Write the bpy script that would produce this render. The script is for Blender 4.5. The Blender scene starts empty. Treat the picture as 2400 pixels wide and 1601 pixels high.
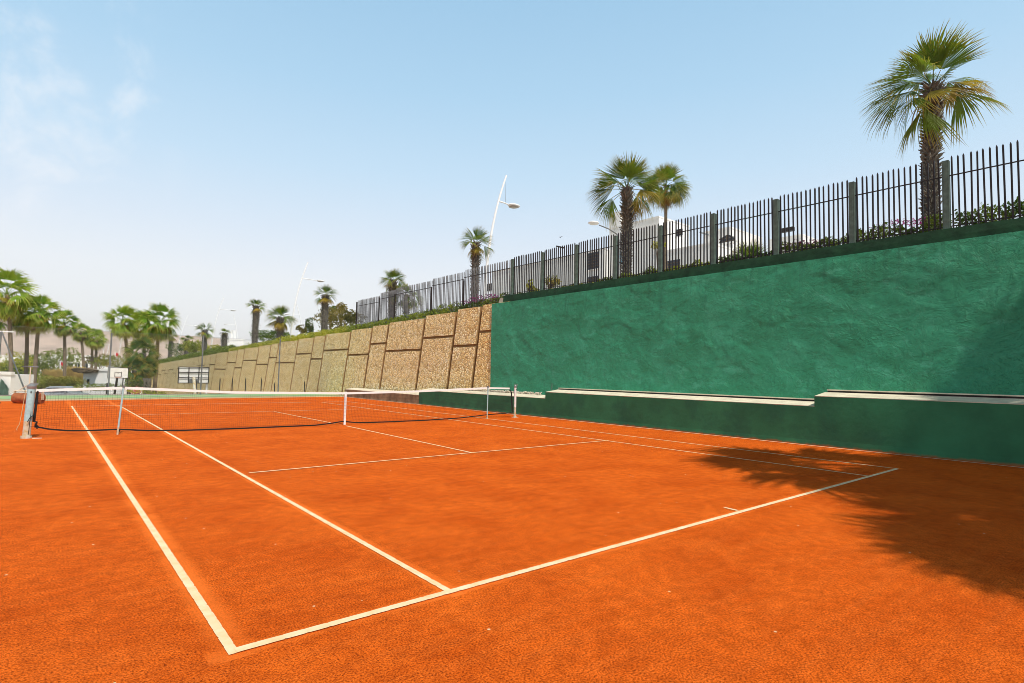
import bpy, bmesh, math, random
from mathutils import Vector, Matrix, noise
R_ = math.radians
random.seed(7)
S = bpy.context.scene
COL = S.collection
# ------------------------------------------------------------------ camera
CAM = Vector((-0.8647, -3.3588, 1.5278)); F = 1318.583
YAW, PIT, ROLL = 0.692216, 0.0585200, 0.0190662
cy, sy, cp, sp = math.cos(YAW), math.sin(YAW), math.cos(PIT), math.sin(PIT)
fw = Vector((sy*cp, cy*cp, sp)); r0 = Vector((cy, -sy, 0)); u0 = r0.cross(fw)
rt = r0*math.cos(ROLL)+u0*math.sin(ROLL); up = -r0*math.sin(ROLL)+u0*math.cos(ROLL)
cam = bpy.data.cameras.new("camera"); cam.sensor_width = 36; cam.lens = F/2400*36
cam.clip_start = .05; cam.clip_end = 20000
co = bpy.data.objects.new("camera", cam); COL.objects.link(co)
co.matrix_world = Matrix(((rt.x, up.x, -fw.x, CAM.x), (rt.y, up.y, -fw.y, CAM.y), (rt.z, up.z, -fw.z, CAM.z), (0, 0, 0, 1)))
S.camera = co
def ray(x, y): return rt*((x-1200)/F)-up*((y-800.5)/F)+fw
def dep(x, y, t): return CAM+ray(x, y)*t            # point seen at photo pixel x, y at depth t
def gx(x, y, X): d = ray(x, y); return CAM+d*((X-CAM.x)/d.x)
def gy(x, y, Y): d = ray(x, y); return CAM+d*((Y-CAM.y)/d.y)
# ------------------------------------------------------------------ light
SUN = Vector((-.08, -.65, 1)).normalized()
S.view_settings.view_transform = 'Standard'; S.view_settings.look = 'None'
S.cycles.filter_width = .9; S.view_settings.exposure = .28; S.view_settings.gamma = 1
W = bpy.data.worlds.new("World"); S.world = W; W.use_nodes = True
nt = W.node_tree; nt.nodes.clear()
def N(nt, t, ins=None, **kw):
    n = nt.nodes.new(t)
    for k, v in kw.items(): setattr(n, k, v)
    for k, v in (ins or {}).items():
        s = n.inputs[k]
        if isinstance(v, bpy.types.NodeSocket): nt.links.new(v, s)
        else: s.default_value = v
    return n
def c4(c): return (c[0], c[1], c[2], 1)
def ramp(nt, fac, stops, interp='LINEAR'):
    n = nt.nodes.new('ShaderNodeValToRGB'); n.color_ramp.interpolation = interp
    e = n.color_ramp.elements
    while len(e) < len(stops): e.new(.5)
    for el, (p, c) in zip(e, stops):
        el.position = p; el.color = c4(c) if hasattr(c, '__len__') else (c, c, c, 1)
    nt.links.new(fac, n.inputs[0]); return n.outputs[0]
def mix(nt, f, a, b, bt='MIX'):
    n = nt.nodes.new('ShaderNodeMix'); n.data_type = 'RGBA'; n.blend_type = bt
    for i, v in ((0, f), (6, a), (7, b)):
        if isinstance(v, bpy.types.NodeSocket): nt.links.new(v, n.inputs[i])
        else: n.inputs[i].default_value = v if i == 0 else c4(v)
    return n.outputs[2]
def mth(nt, op, a, b=0, c=0):
    n = nt.nodes.new('ShaderNodeMath'); n.operation = op
    for i, v in enumerate((a, b, c)):
        if isinstance(v, bpy.types.NodeSocket): nt.links.new(v, n.inputs[i])
        else: n.inputs[i].default_value = v
    return n.outputs[0]
sky = N(nt, 'ShaderNodeTexSky', sky_type='NISHITA', sun_disc=False, sun_elevation=math.asin(SUN.z),
        sun_rotation=math.atan2(SUN.x, SUN.y), air_density=1.0, dust_density=1.6, ozone_density=1.3, altitude=0)
tc = N(nt, 'ShaderNodeTexCoord')
sep = N(nt, 'ShaderNodeSeparateXYZ', {0: tc.outputs['Generated']})
# thin clouds high up on the left
d0 = ray(40, 220).normalized()
dt = N(nt, 'ShaderNodeVectorMath', {0: tc.outputs['Generated'], 1: d0}, operation='DOT_PRODUCT')
msk = N(nt, 'ShaderNodeMapRange', {0: dt.outputs['Value'], 1: .976, 2: .997}, interpolation_type='SMOOTHSTEP')
cn = N(nt, 'ShaderNodeTexNoise', {'Vector': tc.outputs['Generated'], 'Scale': 11, 'Detail': 6, 'Roughness': .6, 'Distortion': .3})
cf = N(nt, 'ShaderNodeMapRange', {0: cn.outputs[0], 1: .44, 2: .72}, interpolation_type='SMOOTHSTEP')
cfac = mth(nt, 'MULTIPLY', mth(nt, 'MULTIPLY', cf.outputs[0], msk.outputs[0]), .48)
# real skies deepen towards the zenith and whiten near the horizon
zen = ramp(nt, sep.outputs[2], ((0, (.8, .77, .79)), (.15, (.76, .77, .82)), (.23, (.64, .72, .83)), (.33, (.5, .67, .83)), (.45, (.38, .595, .79)), (.57, (.305, .525, .735)), (.68, (.07, .13, .2)), (1, (.03, .06, .1))))
zen = mix(nt, 1, zen, (10, 10, 10), 'MULTIPLY')
skc = mix(nt, .85, mix(nt, 1, sky.outputs[0], (2.2, 2.0, 1.5), 'MULTIPLY'), zen)
skc = mix(nt, cfac, skc, (8.2, 8.3, 8.6))
bg = N(nt, 'ShaderNodeBackground', {0: skc, 1: .1})
nt.links.new(bg.outputs[0], N(nt, 'ShaderNodeOutputWorld').inputs[0])
sl = bpy.data.lights.new("sun", 'SUN'); sl.energy = 3.5; sl.angle = R_(.5); sl.color = (1, .95, .86)
so = bpy.data.objects.new("sun", sl); COL.objects.link(so); so.rotation_euler = SUN.to_track_quat('Z', 'Y').to_euler()
# ------------------------------------------------------------------ materials
MATS = {}
def mat(name, col, rough=.7, metal=0, var=.15, scale=6, bump=0, bscale=None, col2=None, spec=.3, detail=4):
    m = bpy.data.materials.new(name); m.use_nodes = True; t = m.node_tree
    p = t.nodes['Principled BSDF']; p.inputs['Roughness'].default_value = rough
    p.inputs['Metallic'].default_value = metal; p.inputs['Specular IOR Level'].default_value = spec
    o = N(t, 'ShaderNodeTexCoord').outputs['Object']
    n = N(t, 'ShaderNodeTexNoise', {'Vector': o, 'Scale': scale, 'Detail': detail, 'Roughness': .6})
    c2 = col2 or tuple(x*(1-var*1.6) for x in col); c1 = col if col2 else tuple(min(1, x*(1+var*.6)) for x in col)
    t.links.new(ramp(t, n.outputs[0], ((.32, c1), (.68, c2))), p.inputs['Base Color'])
    if bump:
        b = N(t, 'ShaderNodeTexNoise', {'Vector': o, 'Scale': bscale or scale*4, 'Detail': 4})
        bn = N(t, 'ShaderNodeBump', {'Height': b.outputs[0], 'Strength': bump, 'Distance': .02})
        t.links.new(bn.outputs[0], p.inputs['Normal'])
    MATS[name] = m; return m
def P(m): return m.node_tree.nodes['Principled BSDF']
# clay
m = mat('clay', (.8, .16, .018)); t = m.node_tree; p = P(m); p.inputs['Roughness'].default_value = .95; p.inputs['Specular IOR Level'].default_value = .05
o = N(t, 'ShaderNodeTexCoord').outputs['Object']
n1 = N(t, 'ShaderNodeTexNoise', {'Vector': o, 'Scale': 1.1, 'Detail': 5, 'Roughness': .62, 'Distortion': .4})
n2 = N(t, 'ShaderNodeTexNoise', {'Vector': o, 'Scale': 80, 'Detail': 5, 'Roughness': .8})
n3 = N(t, 'ShaderNodeTexNoise', {'Vector': o, 'Scale': 9, 'Detail': 5, 'Roughness': .7})
mp = N(t, 'ShaderNodeMapping', {0: o, 'Rotation': (0, 0, .25), 'Scale': (.5, 5, 1)})
n4 = N(t, 'ShaderNodeTexNoise', {'Vector': mp.outputs[0], 'Scale': 2.2, 'Detail': 5, 'Roughness': .6})
base = ramp(t, n1.outputs[0], ((.3, (.66, .1, .006)), (.7, (.9, .165, .013))))
base = mix(t, mth(t, 'MULTIPLY', ramp(t, n4.outputs[0], ((.45, 0), (.7, 1))), .35), base, (.88, .19, .025))
grain = ramp(t, n2.outputs[0], ((.38, (.2, .16, .14)), (.47, (.74, .68, .66)), (.53, (1, 1, 1)), (.63, (1.2, 1.45, 1.9))))
clump = ramp(t, n3.outputs[0], ((.3, (.74, .7, .68)), (.62, (1.05, 1.05, 1.05))))
base = mix(t, 1, base, grain, 'MULTIPLY'); base = mix(t, 1, base, clump, 'MULTIPLY')
# loose pale dust swept up along the tapes
sx_ = N(t, 'ShaderNodeSeparateXYZ', {0: o})
def near(v_, at, w): return N(t, 'ShaderNodeMapRange', {0: mth(t, 'ABSOLUTE', mth(t, 'SUBTRACT', v_, at)), 1: w, 2: .03}, interpolation_type='SMOOTHSTEP').outputs[0]
dst = mth(t, 'MAXIMUM', near(sx_.outputs[0], .015, .14), mth(t, 'MAXIMUM', near(sx_.outputs[0], 1.42, .1), near(sx_.outputs[1], .0, .1)))
dst = mth(t, 'MULTIPLY', dst, mth(t, 'MULTIPLY', mth(t, 'GREATER_THAN', sx_.outputs[1], -.09), mth(t, 'MULTIPLY', mth(t, 'GREATER_THAN', sx_.outputs[0], -.13), mth(t, 'LESS_THAN', sx_.outputs[0], 10.9))))
dst = mth(t, 'MULTIPLY', dst, ramp(t, n1.outputs[0], ((.35, .2), (.6, .9))))
base = mix(t, dst, base, (.92, .19, .025))
v = N(t, 'ShaderNodeTexVoronoi', {'Vector': o, 'Scale': 3.4, 'Randomness': 1})
fl = mth(t, 'LESS_THAN', v.outputs['Distance'], .034)
base = mix(t, fl, base, (.8, .62, .4))
t.links.new(base, p.inputs['Base Color'])
hb = mth(t, 'ADD', n2.outputs[0], mth(t, 'MULTIPLY', n3.outputs[0], 1.5))
t.links.new(N(t, 'ShaderNodeBump', {'Height': hb, 'Strength': .8, 'Distance': .012}).outputs[0], p.inputs['Normal'])
# pebble facing
def pebble(name, sc):
    m = mat(name, (.5, .4, .26)); t = m.node_tree; p = P(m); p.inputs['Roughness'].default_value = .85
    o = N(t, 'ShaderNodeTexCoord').outputs['Object']
    v = N(t, 'ShaderNodeTexVoronoi', {'Vector': o, 'Scale': sc}); ve = N(t, 'ShaderNodeTexVoronoi', {'Vector': o, 'Scale': sc}, feature='DISTANCE_TO_EDGE')
    hs = N(t, 'ShaderNodeSeparateColor', {0: v.outputs['Color']})
    c = ramp(t, hs.outputs[0], ((0, (.52, .36, .14)), (.3, (.86, .65, .29)), (.6, (.92, .74, .37)), (.85, (.95, .84, .54)), (1, (.68, .52, .26))))
    sp_ = N(t, 'ShaderNodeSeparateXYZ', {0: o})
    nn = N(t, 'ShaderNodeTexNoise', {'Vector': o, 'Scale': .9, 'Detail': 4})
    st = N(t, 'ShaderNodeMapRange', {0: mth(t, 'ADD', sp_.outputs[1], mth(t, 'MULTIPLY', mth(t, 'SUBTRACT', nn.outputs[0], .5), 9)), 1: 18.6, 2: 15.2})
    c = mix(t, mth(t, 'MULTIPLY', st.outputs[0], .5), c, (.98, .74, .42), 'MULTIPLY')
    big = N(t, 'ShaderNodeTexNoise', {'Vector': o, 'Scale': .35, 'Detail': 3})
    c = mix(t, ramp(t, big.outputs[0], ((.4, 0), (.65, .25))), c, (.8, .56, .24), 'MIX')
    edge = ramp(t, ve.outputs['Distance'], ((.0, (.2, .12, .06)), (.07, (1, 1, 1))))
    c = mix(t, 1, c, edge, 'MULTIPLY'); t.links.new(c, p.inputs['Base Color'])
    h = ramp(t, ve.outputs['Distance'], ((0, 0), (.12, .6), (.35, 1)))
    t.links.new(N(t, 'ShaderNodeBump', {'Height': h, 'Strength': .8, 'Distance': .035}).outputs[0], p.inputs['Normal'])
    return m
pebble('pebble', 9.5)
mat('wall_joint', (.3, .18, .07), .9, var=.25, scale=2, bump=.4)
# plaster green
m = mat('green_plaster', (.028, .2, .105)); t = m.node_tree; p = P(m); p.inputs['Roughness'].default_value = .62
o = N(t, 'ShaderNodeTexCoord').outputs['Object']
na = N(t, 'ShaderNodeTexNoise', {'Vector': o, 'Scale': .9, 'Detail': 6, 'Roughness': .65, 'Distortion': .8})
nb = N(t, 'ShaderNodeTexNoise', {'Vector': o, 'Scale': 14, 'Detail': 5, 'Roughness': .65})
c = ramp(t, na.outputs[0], ((.3, (.028, .215, .104)), (.52, (.036, .265, .138)), (.72, (.058, .33, .19))))
c = mix(t, ramp(t, nb.outputs[0], ((.35, .3), (.55, 0))), c, (.012, .14, .07))
# pale scuffs of repainted patches and thin run-off streaks below the kerb
pz_ = N(t, 'ShaderNodeSeparateXYZ', {0: o})
sk = N(t, 'ShaderNodeTexNoise', {'Vector': N(t, 'ShaderNodeMapping', {0: o, 'Scale': (1, 5, .35)}).outputs[0], 'Scale': 1.3, 'Detail': 4, 'Roughness': .6})
top_ = N(t, 'ShaderNodeMapRange', {0: pz_.outputs[2], 1: 3.0, 2: 4.7})
c = mix(t, mth(t, 'MULTIPLY', mth(t, 'MULTIPLY', ramp(t, sk.outputs[0], ((.5, 0), (.68, 1))), top_.outputs[0]), .45), c, (.016, .11, .06))
sc2 = N(t, 'ShaderNodeTexNoise', {'Vector': N(t, 'ShaderNodeMapping', {0: o, 'Scale': (1, .6, 1.3)}).outputs[0], 'Scale': 2.4, 'Detail': 8, 'Roughness': .75})
c = mix(t, ramp(t, sc2.outputs[0], ((.56, 0), (.66, .5))), c, (.09, .4, .26))
t.links.new(c, p.inputs['Base Color'])
nv = N(t, 'ShaderNodeTexNoise', {'Vector': o, 'Scale': 3.2, 'Detail': 9, 'Roughness': .68, 'Distortion': .9})
wv = N(t, 'ShaderNodeVectorMath', {0: o, 1: N(t, 'ShaderNodeTexNoise', {'Vector': o, 'Scale': 2.2, 'Detail': 5}).outputs['Color']}, operation='ADD')
vp = N(t, 'ShaderNodeTexVoronoi', {'Vector': wv.outputs[0], 'Scale': 1.3}, feature='DISTANCE_TO_EDGE')
plate = ramp(t, vp.outputs['Distance'], ((0, 1), (.03, .35), (.05, 0)))
pm_ = N(t, 'ShaderNodeTexNoise', {'Vector': o, 'Scale': 1.1, 'Detail': 2})
plate = mth(t, 'MULTIPLY', plate, ramp(t, pm_.outputs[0], ((.52, 0), (.66, .12))))
ly = N(t, 'ShaderNodeTexNoise', {'Vector': N(t, 'ShaderNodeMapping', {0: o, 'Scale': (1, .75, 1.2)}).outputs[0], 'Scale': 1.7, 'Detail': 7, 'Roughness': .62, 'Distortion': .7})
coats = ramp(t, ly.outputs[0], ((.4, 0), (.412, .3), (.5, .34), (.508, .62), (.57, .66), (.578, 1)))
plate = mth(t, 'ADD', plate, mth(t, 'MULTIPLY', coats, .42))
rm_ = N(t, 'ShaderNodeTexNoise', {'Vector': N(t, 'ShaderNodeMapping', {0: o, 'Scale': (1, .5, 1.1)}).outputs[0], 'Scale': .8, 'Detail': 3})
amp = ramp(t, rm_.outputs[0], ((.42, .25), (.62, 1)))
t.links.new(N(t, 'ShaderNodeBump', {'Height': mth(t, 'ADD', mth(t, 'MULTIPLY', nv.outputs[0], amp), plate), 'Strength': .9, 'Distance': .06}).outputs[0], p.inputs['Normal'])
m = mat('green_paint', (.03, .17, .074), .7, var=.2, scale=.8, bump=.25, bscale=9); t = m.node_tree; p = P(m)
o = N(t, 'ShaderNodeTexCoord').outputs['Object']; z_ = N(t, 'ShaderNodeSeparateXYZ', {0: o})
sp1 = N(t, 'ShaderNodeTexNoise', {'Vector': o, 'Scale': 3.5, 'Detail': 7, 'Roughness': .7})
hgt = N(t, 'ShaderNodeMapRange', {0: z_.outputs[2], 1: .13, 2: .0})
f_ = ramp(t, mth(t, 'MULTIPLY', hgt.outputs[0], sp1.outputs[0]), ((.3, 0), (.5, .75)))
old = p.inputs['Base Color'].links[0].from_socket
c_ = mix(t, f_, old, (.3, .09, .02))                                # clay splashed up the foot of the wall
dk = N(t, 'ShaderNodeTexNoise', {'Vector': o, 'Scale': 1.1, 'Detail': 5, 'Roughness': .6})
t.links.new(mix(t, ramp(t, dk.outputs[0], ((.52, 0), (.66, .45))), c_, (.014, .08, .05)), p.inputs['Base Color'])
mat('kerb_green', (.016, .06, .026), .8, var=.3, scale=2.5, bump=.6, bscale=8)
mat('cream', (.72, .64, .48), .85, var=.14, scale=3, bump=.2)
mat('line_paint', (.84, .68, .44), .85, var=.12, scale=7, col2=(.8, .52, .26), bump=.1)
mat('rubble_stone', (.66, .58, .46), .9, var=.25, scale=9)
mat('bare_render', (.3, .22, .12), .9, var=.3, scale=2, bump=.3)
mat('sand', (.55, .38, .2), .95, var=.2, scale=1.2, bump=.3, bscale=30)
mat('green_strip', (.17, .4, .19), .9, scale=.9, bump=.1, col2=(.4, .42, .2))
mat('concrete', (.4, .37, .33), .9, var=.2, scale=1.5, bump=.2)
mat('asphalt', (.06, .06, .062), .9, var=.2, scale=1, bump=.2)
mat('lower_court', (.74, .52, .29), .9, var=.15, scale=.4)  # unseen floor, given a warm tone to bounce light onto the pebble wall
mat('soil', (.55, .4, .23), .95, var=.3, scale=1.5, bump=.4)  # lightened and warmed to add bounce light on the pebble wall
mat('bounce_paving', (.55, .5, .43), .9, var=.15, scale=.6, bump=.1)  # pale tone picked to bounce sunlight onto the white house front
mat('grass', (.09, .13, .03), .95, var=.4, scale=2, bump=.5)
mat('post_green', (.11, .16, .13), .6, var=.25, scale=5, bump=.3, bscale=14)
mat('dark_metal', (.028, .02, .018), .55, var=.4, scale=7)
mat('grey_metal', (.19, .195, .2), .5, var=.3, scale=5)
mat('steel', (.33, .35, .36), .4, .6, scale=8)
mat('white_paint', (.8, .79, .76), .5, var=.06, scale=4)
mat('white_wall', (.88, .86, .83), .85, var=.06, scale=.8, bump=.15)
mat('glass_dark', (.03, .035, .045), .15, var=.3, scale=2, spec=.6)
mat('frame_brown', (.12, .09, .06), .6)
mat('net_cord', (.018, .018, .018), .8)
mat('black_strap', (.016, .015, .015), .7)
mat('white_tape', (.86, .86, .84), .7, var=.05, scale=30)
mat('post_blue', (.4, .6, .63), .45, var=.12, scale=9)
mat('rusty', (.5, .36, .16), .8, var=.1, scale=9, col2=(.62, .64, .58))
mat('terracotta', (.36, .12, .045), .75, var=.3, scale=5, bump=.2)
mat('rope', (.6, .45, .25), .9)
mat('lamp_white', (.82, .82, .82), .4, var=.04)
mat('lamp_glass', (.35, .33, .3), .3)
mat('trunk_rough', (.16, .145, .12), .95, var=.1, scale=5, bump=.6, bscale=12, col2=(.055, .05, .042))
mat('boot', (.29, .265, .22), .9, scale=6, col2=(.055, .05, .042))
mat('trunk_smooth', (.27, .205, .14), .95, scale=3, bump=.6, bscale=9, col2=(.16, .12, .08))
mat('bark', (.16, .12, .08), .95, scale=5, bump=.5)
mat('thatch', (.22, .16, .1), .95, var=.3, scale=6, bump=.6)
mat('tarp', (.06, .12, .09), .7, var=.3, scale=3)
mat('flag_red', (.7, .05, .04), .7); mat('sign_blue', (.15, .55, .75), .6, scale=9, col2=(.8, .85, .88))
mat('car_silver', (.5, .51, .53), .25, .5, var=.05); mat('rubber', (.02, .02, .02), .8); mat('tail_red', (.5, .06, .03), .3)
mat('hoop_orange', (.6, .13, .03), .5)
mat('bird_grey', (.15, .15, .16), .8)
mat('hill_soil', (.66, .48, .36), 1, scale=.02, var=.1, detail=10, col2=(.34, .24, .17))
def leafmat(name, c1, c2, tip=None, trans=.35, sc=1.2, rough=.5):
    m = bpy.data.materials.new(name); m.use_nodes = True; t = m.node_tree; p = P(m)
    p.inputs['Roughness'].default_value = rough; p.inputs['Specular IOR Level'].default_value = .35
    o = N(t, 'ShaderNodeTexCoord')
    n = N(t, 'ShaderNodeTexNoise', {'Vector': o.outputs['Object'], 'Scale': sc, 'Detail': 4})
    oi = N(t, 'ShaderNodeObjectInfo')
    f = mth(t, 'ADD', n.outputs[0], mth(t, 'MULTIPLY', mth(t, 'SUBTRACT', oi.outputs['Random'], .5), .35))
    c = ramp(t, f, ((.33, c1), (.66, c2)))
    if tip:
        uv = N(t, 'ShaderNodeSeparateXYZ', {0: o.outputs['UV']})
        n2 = N(t, 'ShaderNodeTexNoise', {'Vector': o.outputs['Object'], 'Scale': 7})
        e = mth(t, 'ADD', uv.outputs[1], mth(t, 'MULTIPLY', mth(t, 'SUBTRACT', n2.outputs[0], .5), .7))
        c = mix(t, ramp(t, e, ((.62, 0), (1.0, .95))), c, tip)
    t.links.new(c, p.inputs['Base Color'])
    tr = N(t, 'ShaderNodeBsdfTranslucent'); t.links.new(mix(t, 1, c, (1.3, 1.35, .6), 'MULTIPLY'), tr.inputs[0])
    ms = N(t, 'ShaderNodeMixShader', {0: trans, 1: p.outputs[0], 2: tr.outputs[0]})
    t.links.new(ms.outputs[0], t.nodes['Material Output'].inputs[0]); MATS[name] = m
leafmat('frond', (.055, .115, .014), (.16, .24, .028), (.4, .29, .05))
leafmat('frond_bright', (.13, .25, .018), (.3, .4, .04), (.45, .4, .07))
leafmat('frond_old', (.24, .2, .03), (.42, .3, .035), (.3, .17, .05))
leafmat('frond_dead', (.2, .1, .035), (.33, .16, .04), (.17, .11, .06), .2)
leafmat('hedge', (.06, .11, .018), (.22, .27, .04), sc=1.6)
leafmat('hedge_yellow', (.16, .22, .025), (.42, .4, .05), sc=.9)
leafmat('hedge_rust', (.2, .24, .03), (.52, .3, .07), sc=.7)
leafmat('bush_dark', (.04, .08, .015), (.14, .18, .03), sc=1.1)
leafmat('bush_brown', (.08, .085, .02), (.26, .2, .05), sc=.8)
leafmat('magenta', (.22, .015, .14), (.4, .04, .3), sc=2)
leafmat('pink', (.6, .12, .2), (.75, .25, .3), sc=2)
leafmat('reed', (.5, .36, .14), (.65, .47, .2), sc=1)
# chain link: woven wire with see-through openings
m = bpy.data.materials.new('chain_wire'); m.use_nodes = True; t = m.node_tree; p = P(m); MATS['chain_wire'] = m
p.inputs['Base Color'].default_value = (.1, .11, .1, 1); p.inputs['Roughness'].default_value = .6
s_ = N(t, 'ShaderNodeSeparateXYZ', {0: N(t, 'ShaderNodeTexCoord').outputs['Object']})
a = mth(t, 'ADD', s_.outputs[0], s_.outputs[2]); b = mth(t, 'SUBTRACT', s_.outputs[0], s_.outputs[2])
wr = [mth(t, 'LESS_THAN', mth(t, 'ABSOLUTE', mth(t, 'SUBTRACT', mth(t, 'FRACT', mth(t, 'MULTIPLY', q, 1/.11)), .5)), .032) for q in (a, b)]
al = mth(t, 'MAXIMUM', wr[0], wr[1]); t.links.new(al, p.inputs['Alpha'])
# ------------------------------------------------------------------ mesh builder
class MB:
    def __init__(s): s.v = []; s.f = []; s.uv = []; s.sm = False
    def add(s, vs, fs, uv=None):
        b = len(s.v); s.v += [tuple(x) for x in vs]; s.f += [tuple(b+i for i in f) for f in fs]
        s.uv += uv if uv else [(0, 0)]*len(vs); return s
    def box(s, x0, x1, y0, y1, z0, z1, M=None):
        vs = [Vector((x, y, z)) for z in (z0, z1) for x, y in ((x0, y0), (x1, y0), (x1, y1), (x0, y1))]
        if M: vs = [M@q for q in vs]
        return s.add(vs, [(3, 2, 1, 0), (4, 5, 6, 7), (0, 1, 5, 4), (1, 2, 6, 5), (2, 3, 7, 6), (3, 0, 4, 7)])
    def tube(s, pts, rad, n=8, cap=True):
        pts = [Vector(q) for q in pts]; rad = rad if hasattr(rad, '__len__') else [rad]*len(pts)
        vs = []; uv = []; prev = None
        for i, q in enumerate(pts):
            d = (pts[min(i+1, len(pts)-1)]-pts[max(i-1, 0)]).normalized()
            if prev is None:
                prev = d.orthogonal().normalized() if abs(d.z) > .98 or True and abs(d.z) > .9 else Vector((0, 0, 1)).cross(d).normalized()
            a = (prev-d*prev.dot(d)).normalized(); prev = a; b = d.cross(a)
            for k in range(n):
                an = 2*math.pi*k/n+math.pi/n; vs.append(q+(a*math.cos(an)+b*math.sin(an))*rad[i]); uv.append((k/n, i/max(1, len(pts)-1)))
        fs = [(i*n+k, i*n+(k+1) % n, (i+1)*n+(k+1) % n, (i+1)*n+k) for i in range(len(pts)-1) for k in range(n)]
        if cap: fs += [tuple(range(n-1, -1, -1)), tuple((len(pts)-1)*n+k for k in range(n))]
        return s.add(vs, fs, uv)
    def ball(s, c, r, n=8, m=5):
        c = Vector(c); r = Vector(r) if hasattr(r, '__len__') else Vector((r, r, r)); vs = []
        for i in range(m+1):
            th = math.pi*i/m
            for k in range(n):
                ph = 2*math.pi*k/n; vs.append((c.x+r.x*math.sin(th)*math.cos(ph), c.y+r.y*math.sin(th)*math.sin(ph), c.z+r.z*math.cos(th)))
        return s.add(vs, [(i*n+k, (i+1)*n+k, (i+1)*n+(k+1) % n, i*n+(k+1) % n) for i in range(m) for k in range(n)])
    def mesh(s, name, m):
        me = bpy.data.meshes.new(name); me.from_pydata(s.v, [], s.f)
        ul = me.uv_layers.new(name='UVMap')
        idx = [0]*len(me.loops); me.loops.foreach_get('vertex_index', idx)
        ul.data.foreach_set('uv', [c for i in idx for c in s.uv[i]])
        me.materials.append(MATS[m])
        if s.sm: me.polygons.foreach_set('use_smooth', [True]*len(me.polygons))
        me.update(); return me
    def build(s, name, m, parent=None, bevel=0):
        o = bpy.data.objects.new(name, s.mesh(name, m)); COL.objects.link(o)
        if parent: o.parent = parent
        if bevel:
            b = o.modifiers.new('bevel', 'BEVEL'); b.width = bevel; b.segments = 2; b.limit_method = 'ANGLE'
        return o
def link(name, me, parent=None, loc=None, rot=None, sc=None):
    o = bpy.data.objects.new(name, me); COL.objects.link(o)
    if parent: o.parent = parent
    if loc is not None: o.location = loc
    if rot is not None: o.rotation_euler = rot
    if sc is not None: o.scale = (sc, sc, sc) if not hasattr(sc, '__len__') else sc
    return o
def tag(o, label=None, cat=None, group=None, kind=None):
    for k, v in (('label', label), ('category', cat), ('group', group), ('kind', kind)):
        if v: o[k] = v
    return o
def empty(name, loc, label, cat, group=None, rz=0):
    o = bpy.data.objects.new(name, None); COL.objects.link(o); o.location = loc; o.rotation_euler = (0, 0, rz)
    o.empty_display_size = .2; return tag(o, label, cat, group)
def struct(o): o['kind'] = 'structure'; return o
# ------------------------------------------------------------------ ground
LOW = -2.4
g = MB(); xs = [-3900, -900, -120, 14.6, 150, 900, 3900]; ys = [-900, -60, 34.9, 90, 200, 900, 4800]
for i in range(len(xs)-1):
    for j in range(len(ys)-1):
        g.add([(xs[i], ys[j], LOW), (xs[i+1], ys[j], LOW), (xs[i+1], ys[j+1], LOW), (xs[i], ys[j+1], LOW)], [(0, 1, 2, 3)])
struct(g.build('ground', 'soil'))
struct(MB().box(-16, 14.25, -24, 34.7, LOW+.01, -.012).build('court_base', 'sand'))
struct(MB().add([(-8, -22, 0), (13.9, -22, 0), (13.9, 29.3, 0), (-8, 28.2, 0)], [(0, 1, 2, 3)]).build('clay_court', 'clay'))
struct(MB().add([(-14, 30.1, -.004), (13.9, 31.0, -.004), (13.9, 34.1, -.004), (-14, 33.9, -.004)], [(0, 1, 2, 3)]).build('green_strip', 'green_strip'))
struct(MB().add([(-30, 36, LOW+.006), (13.2, 36, LOW+.006), (13.2, 66, LOW+.006), (-30, 66, LOW+.006)], [(0, 1, 2, 3)]).build('basketball_court', 'lower_court'))
struct(MB().add([(-60, 66, LOW+.006), (12, 66, LOW+.006), (12, 100, LOW+.006), (-60, 100, LOW+.006)], [(0, 1, 2, 3)]).build('car_park', 'asphalt'))
def ztop(Y):
    T = ((-60, 4.68), (17, 4.66), (22.6, 4.42), (32, 4.12), (42, 3.9), (52.5, 3.62), (64, 3.36), (75, 3.1), (106, 2.26), (122, 1.95), (200, .6), (400, -2))
    for (a, za), (b, zb) in zip(T, T[1:]):
        if Y <= b: return za+(zb-za)*(Y-a)/(b-a)
    return -2
# terrace above the wall: a solid sloping block
g = MB(); ys = [-60, 16.35, 16.45, 22.6, 32, 42, 52.5, 64, 75, 106, 122, 200, 300]
vs = []
for Y in ys:
    z = 4.93 if Y < 16.4 else ztop(Y)+.04
    vs += [(14.72, Y, LOW), (14.72, Y, z), (300, Y, z+2), (300, Y, LOW)]
fs = []
for i in range(len(ys)-1):
    a, b = i*4, i*4+4
    fs += [(a, a+1, b+1, b), (a+1, a+2, b+2, b+1), (a+2, a+3, b+3, b+2)]
fs += [(0, 3, 2, 1), (len(vs)-4, len(vs)-3, len(vs)-2, len(vs)-1)]
struct(g.add(vs, fs).build('terrace', 'bounce_paving'))
def zt(Y): return 4.93 if Y < 16.4 else ztop(Y)+.04
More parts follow.
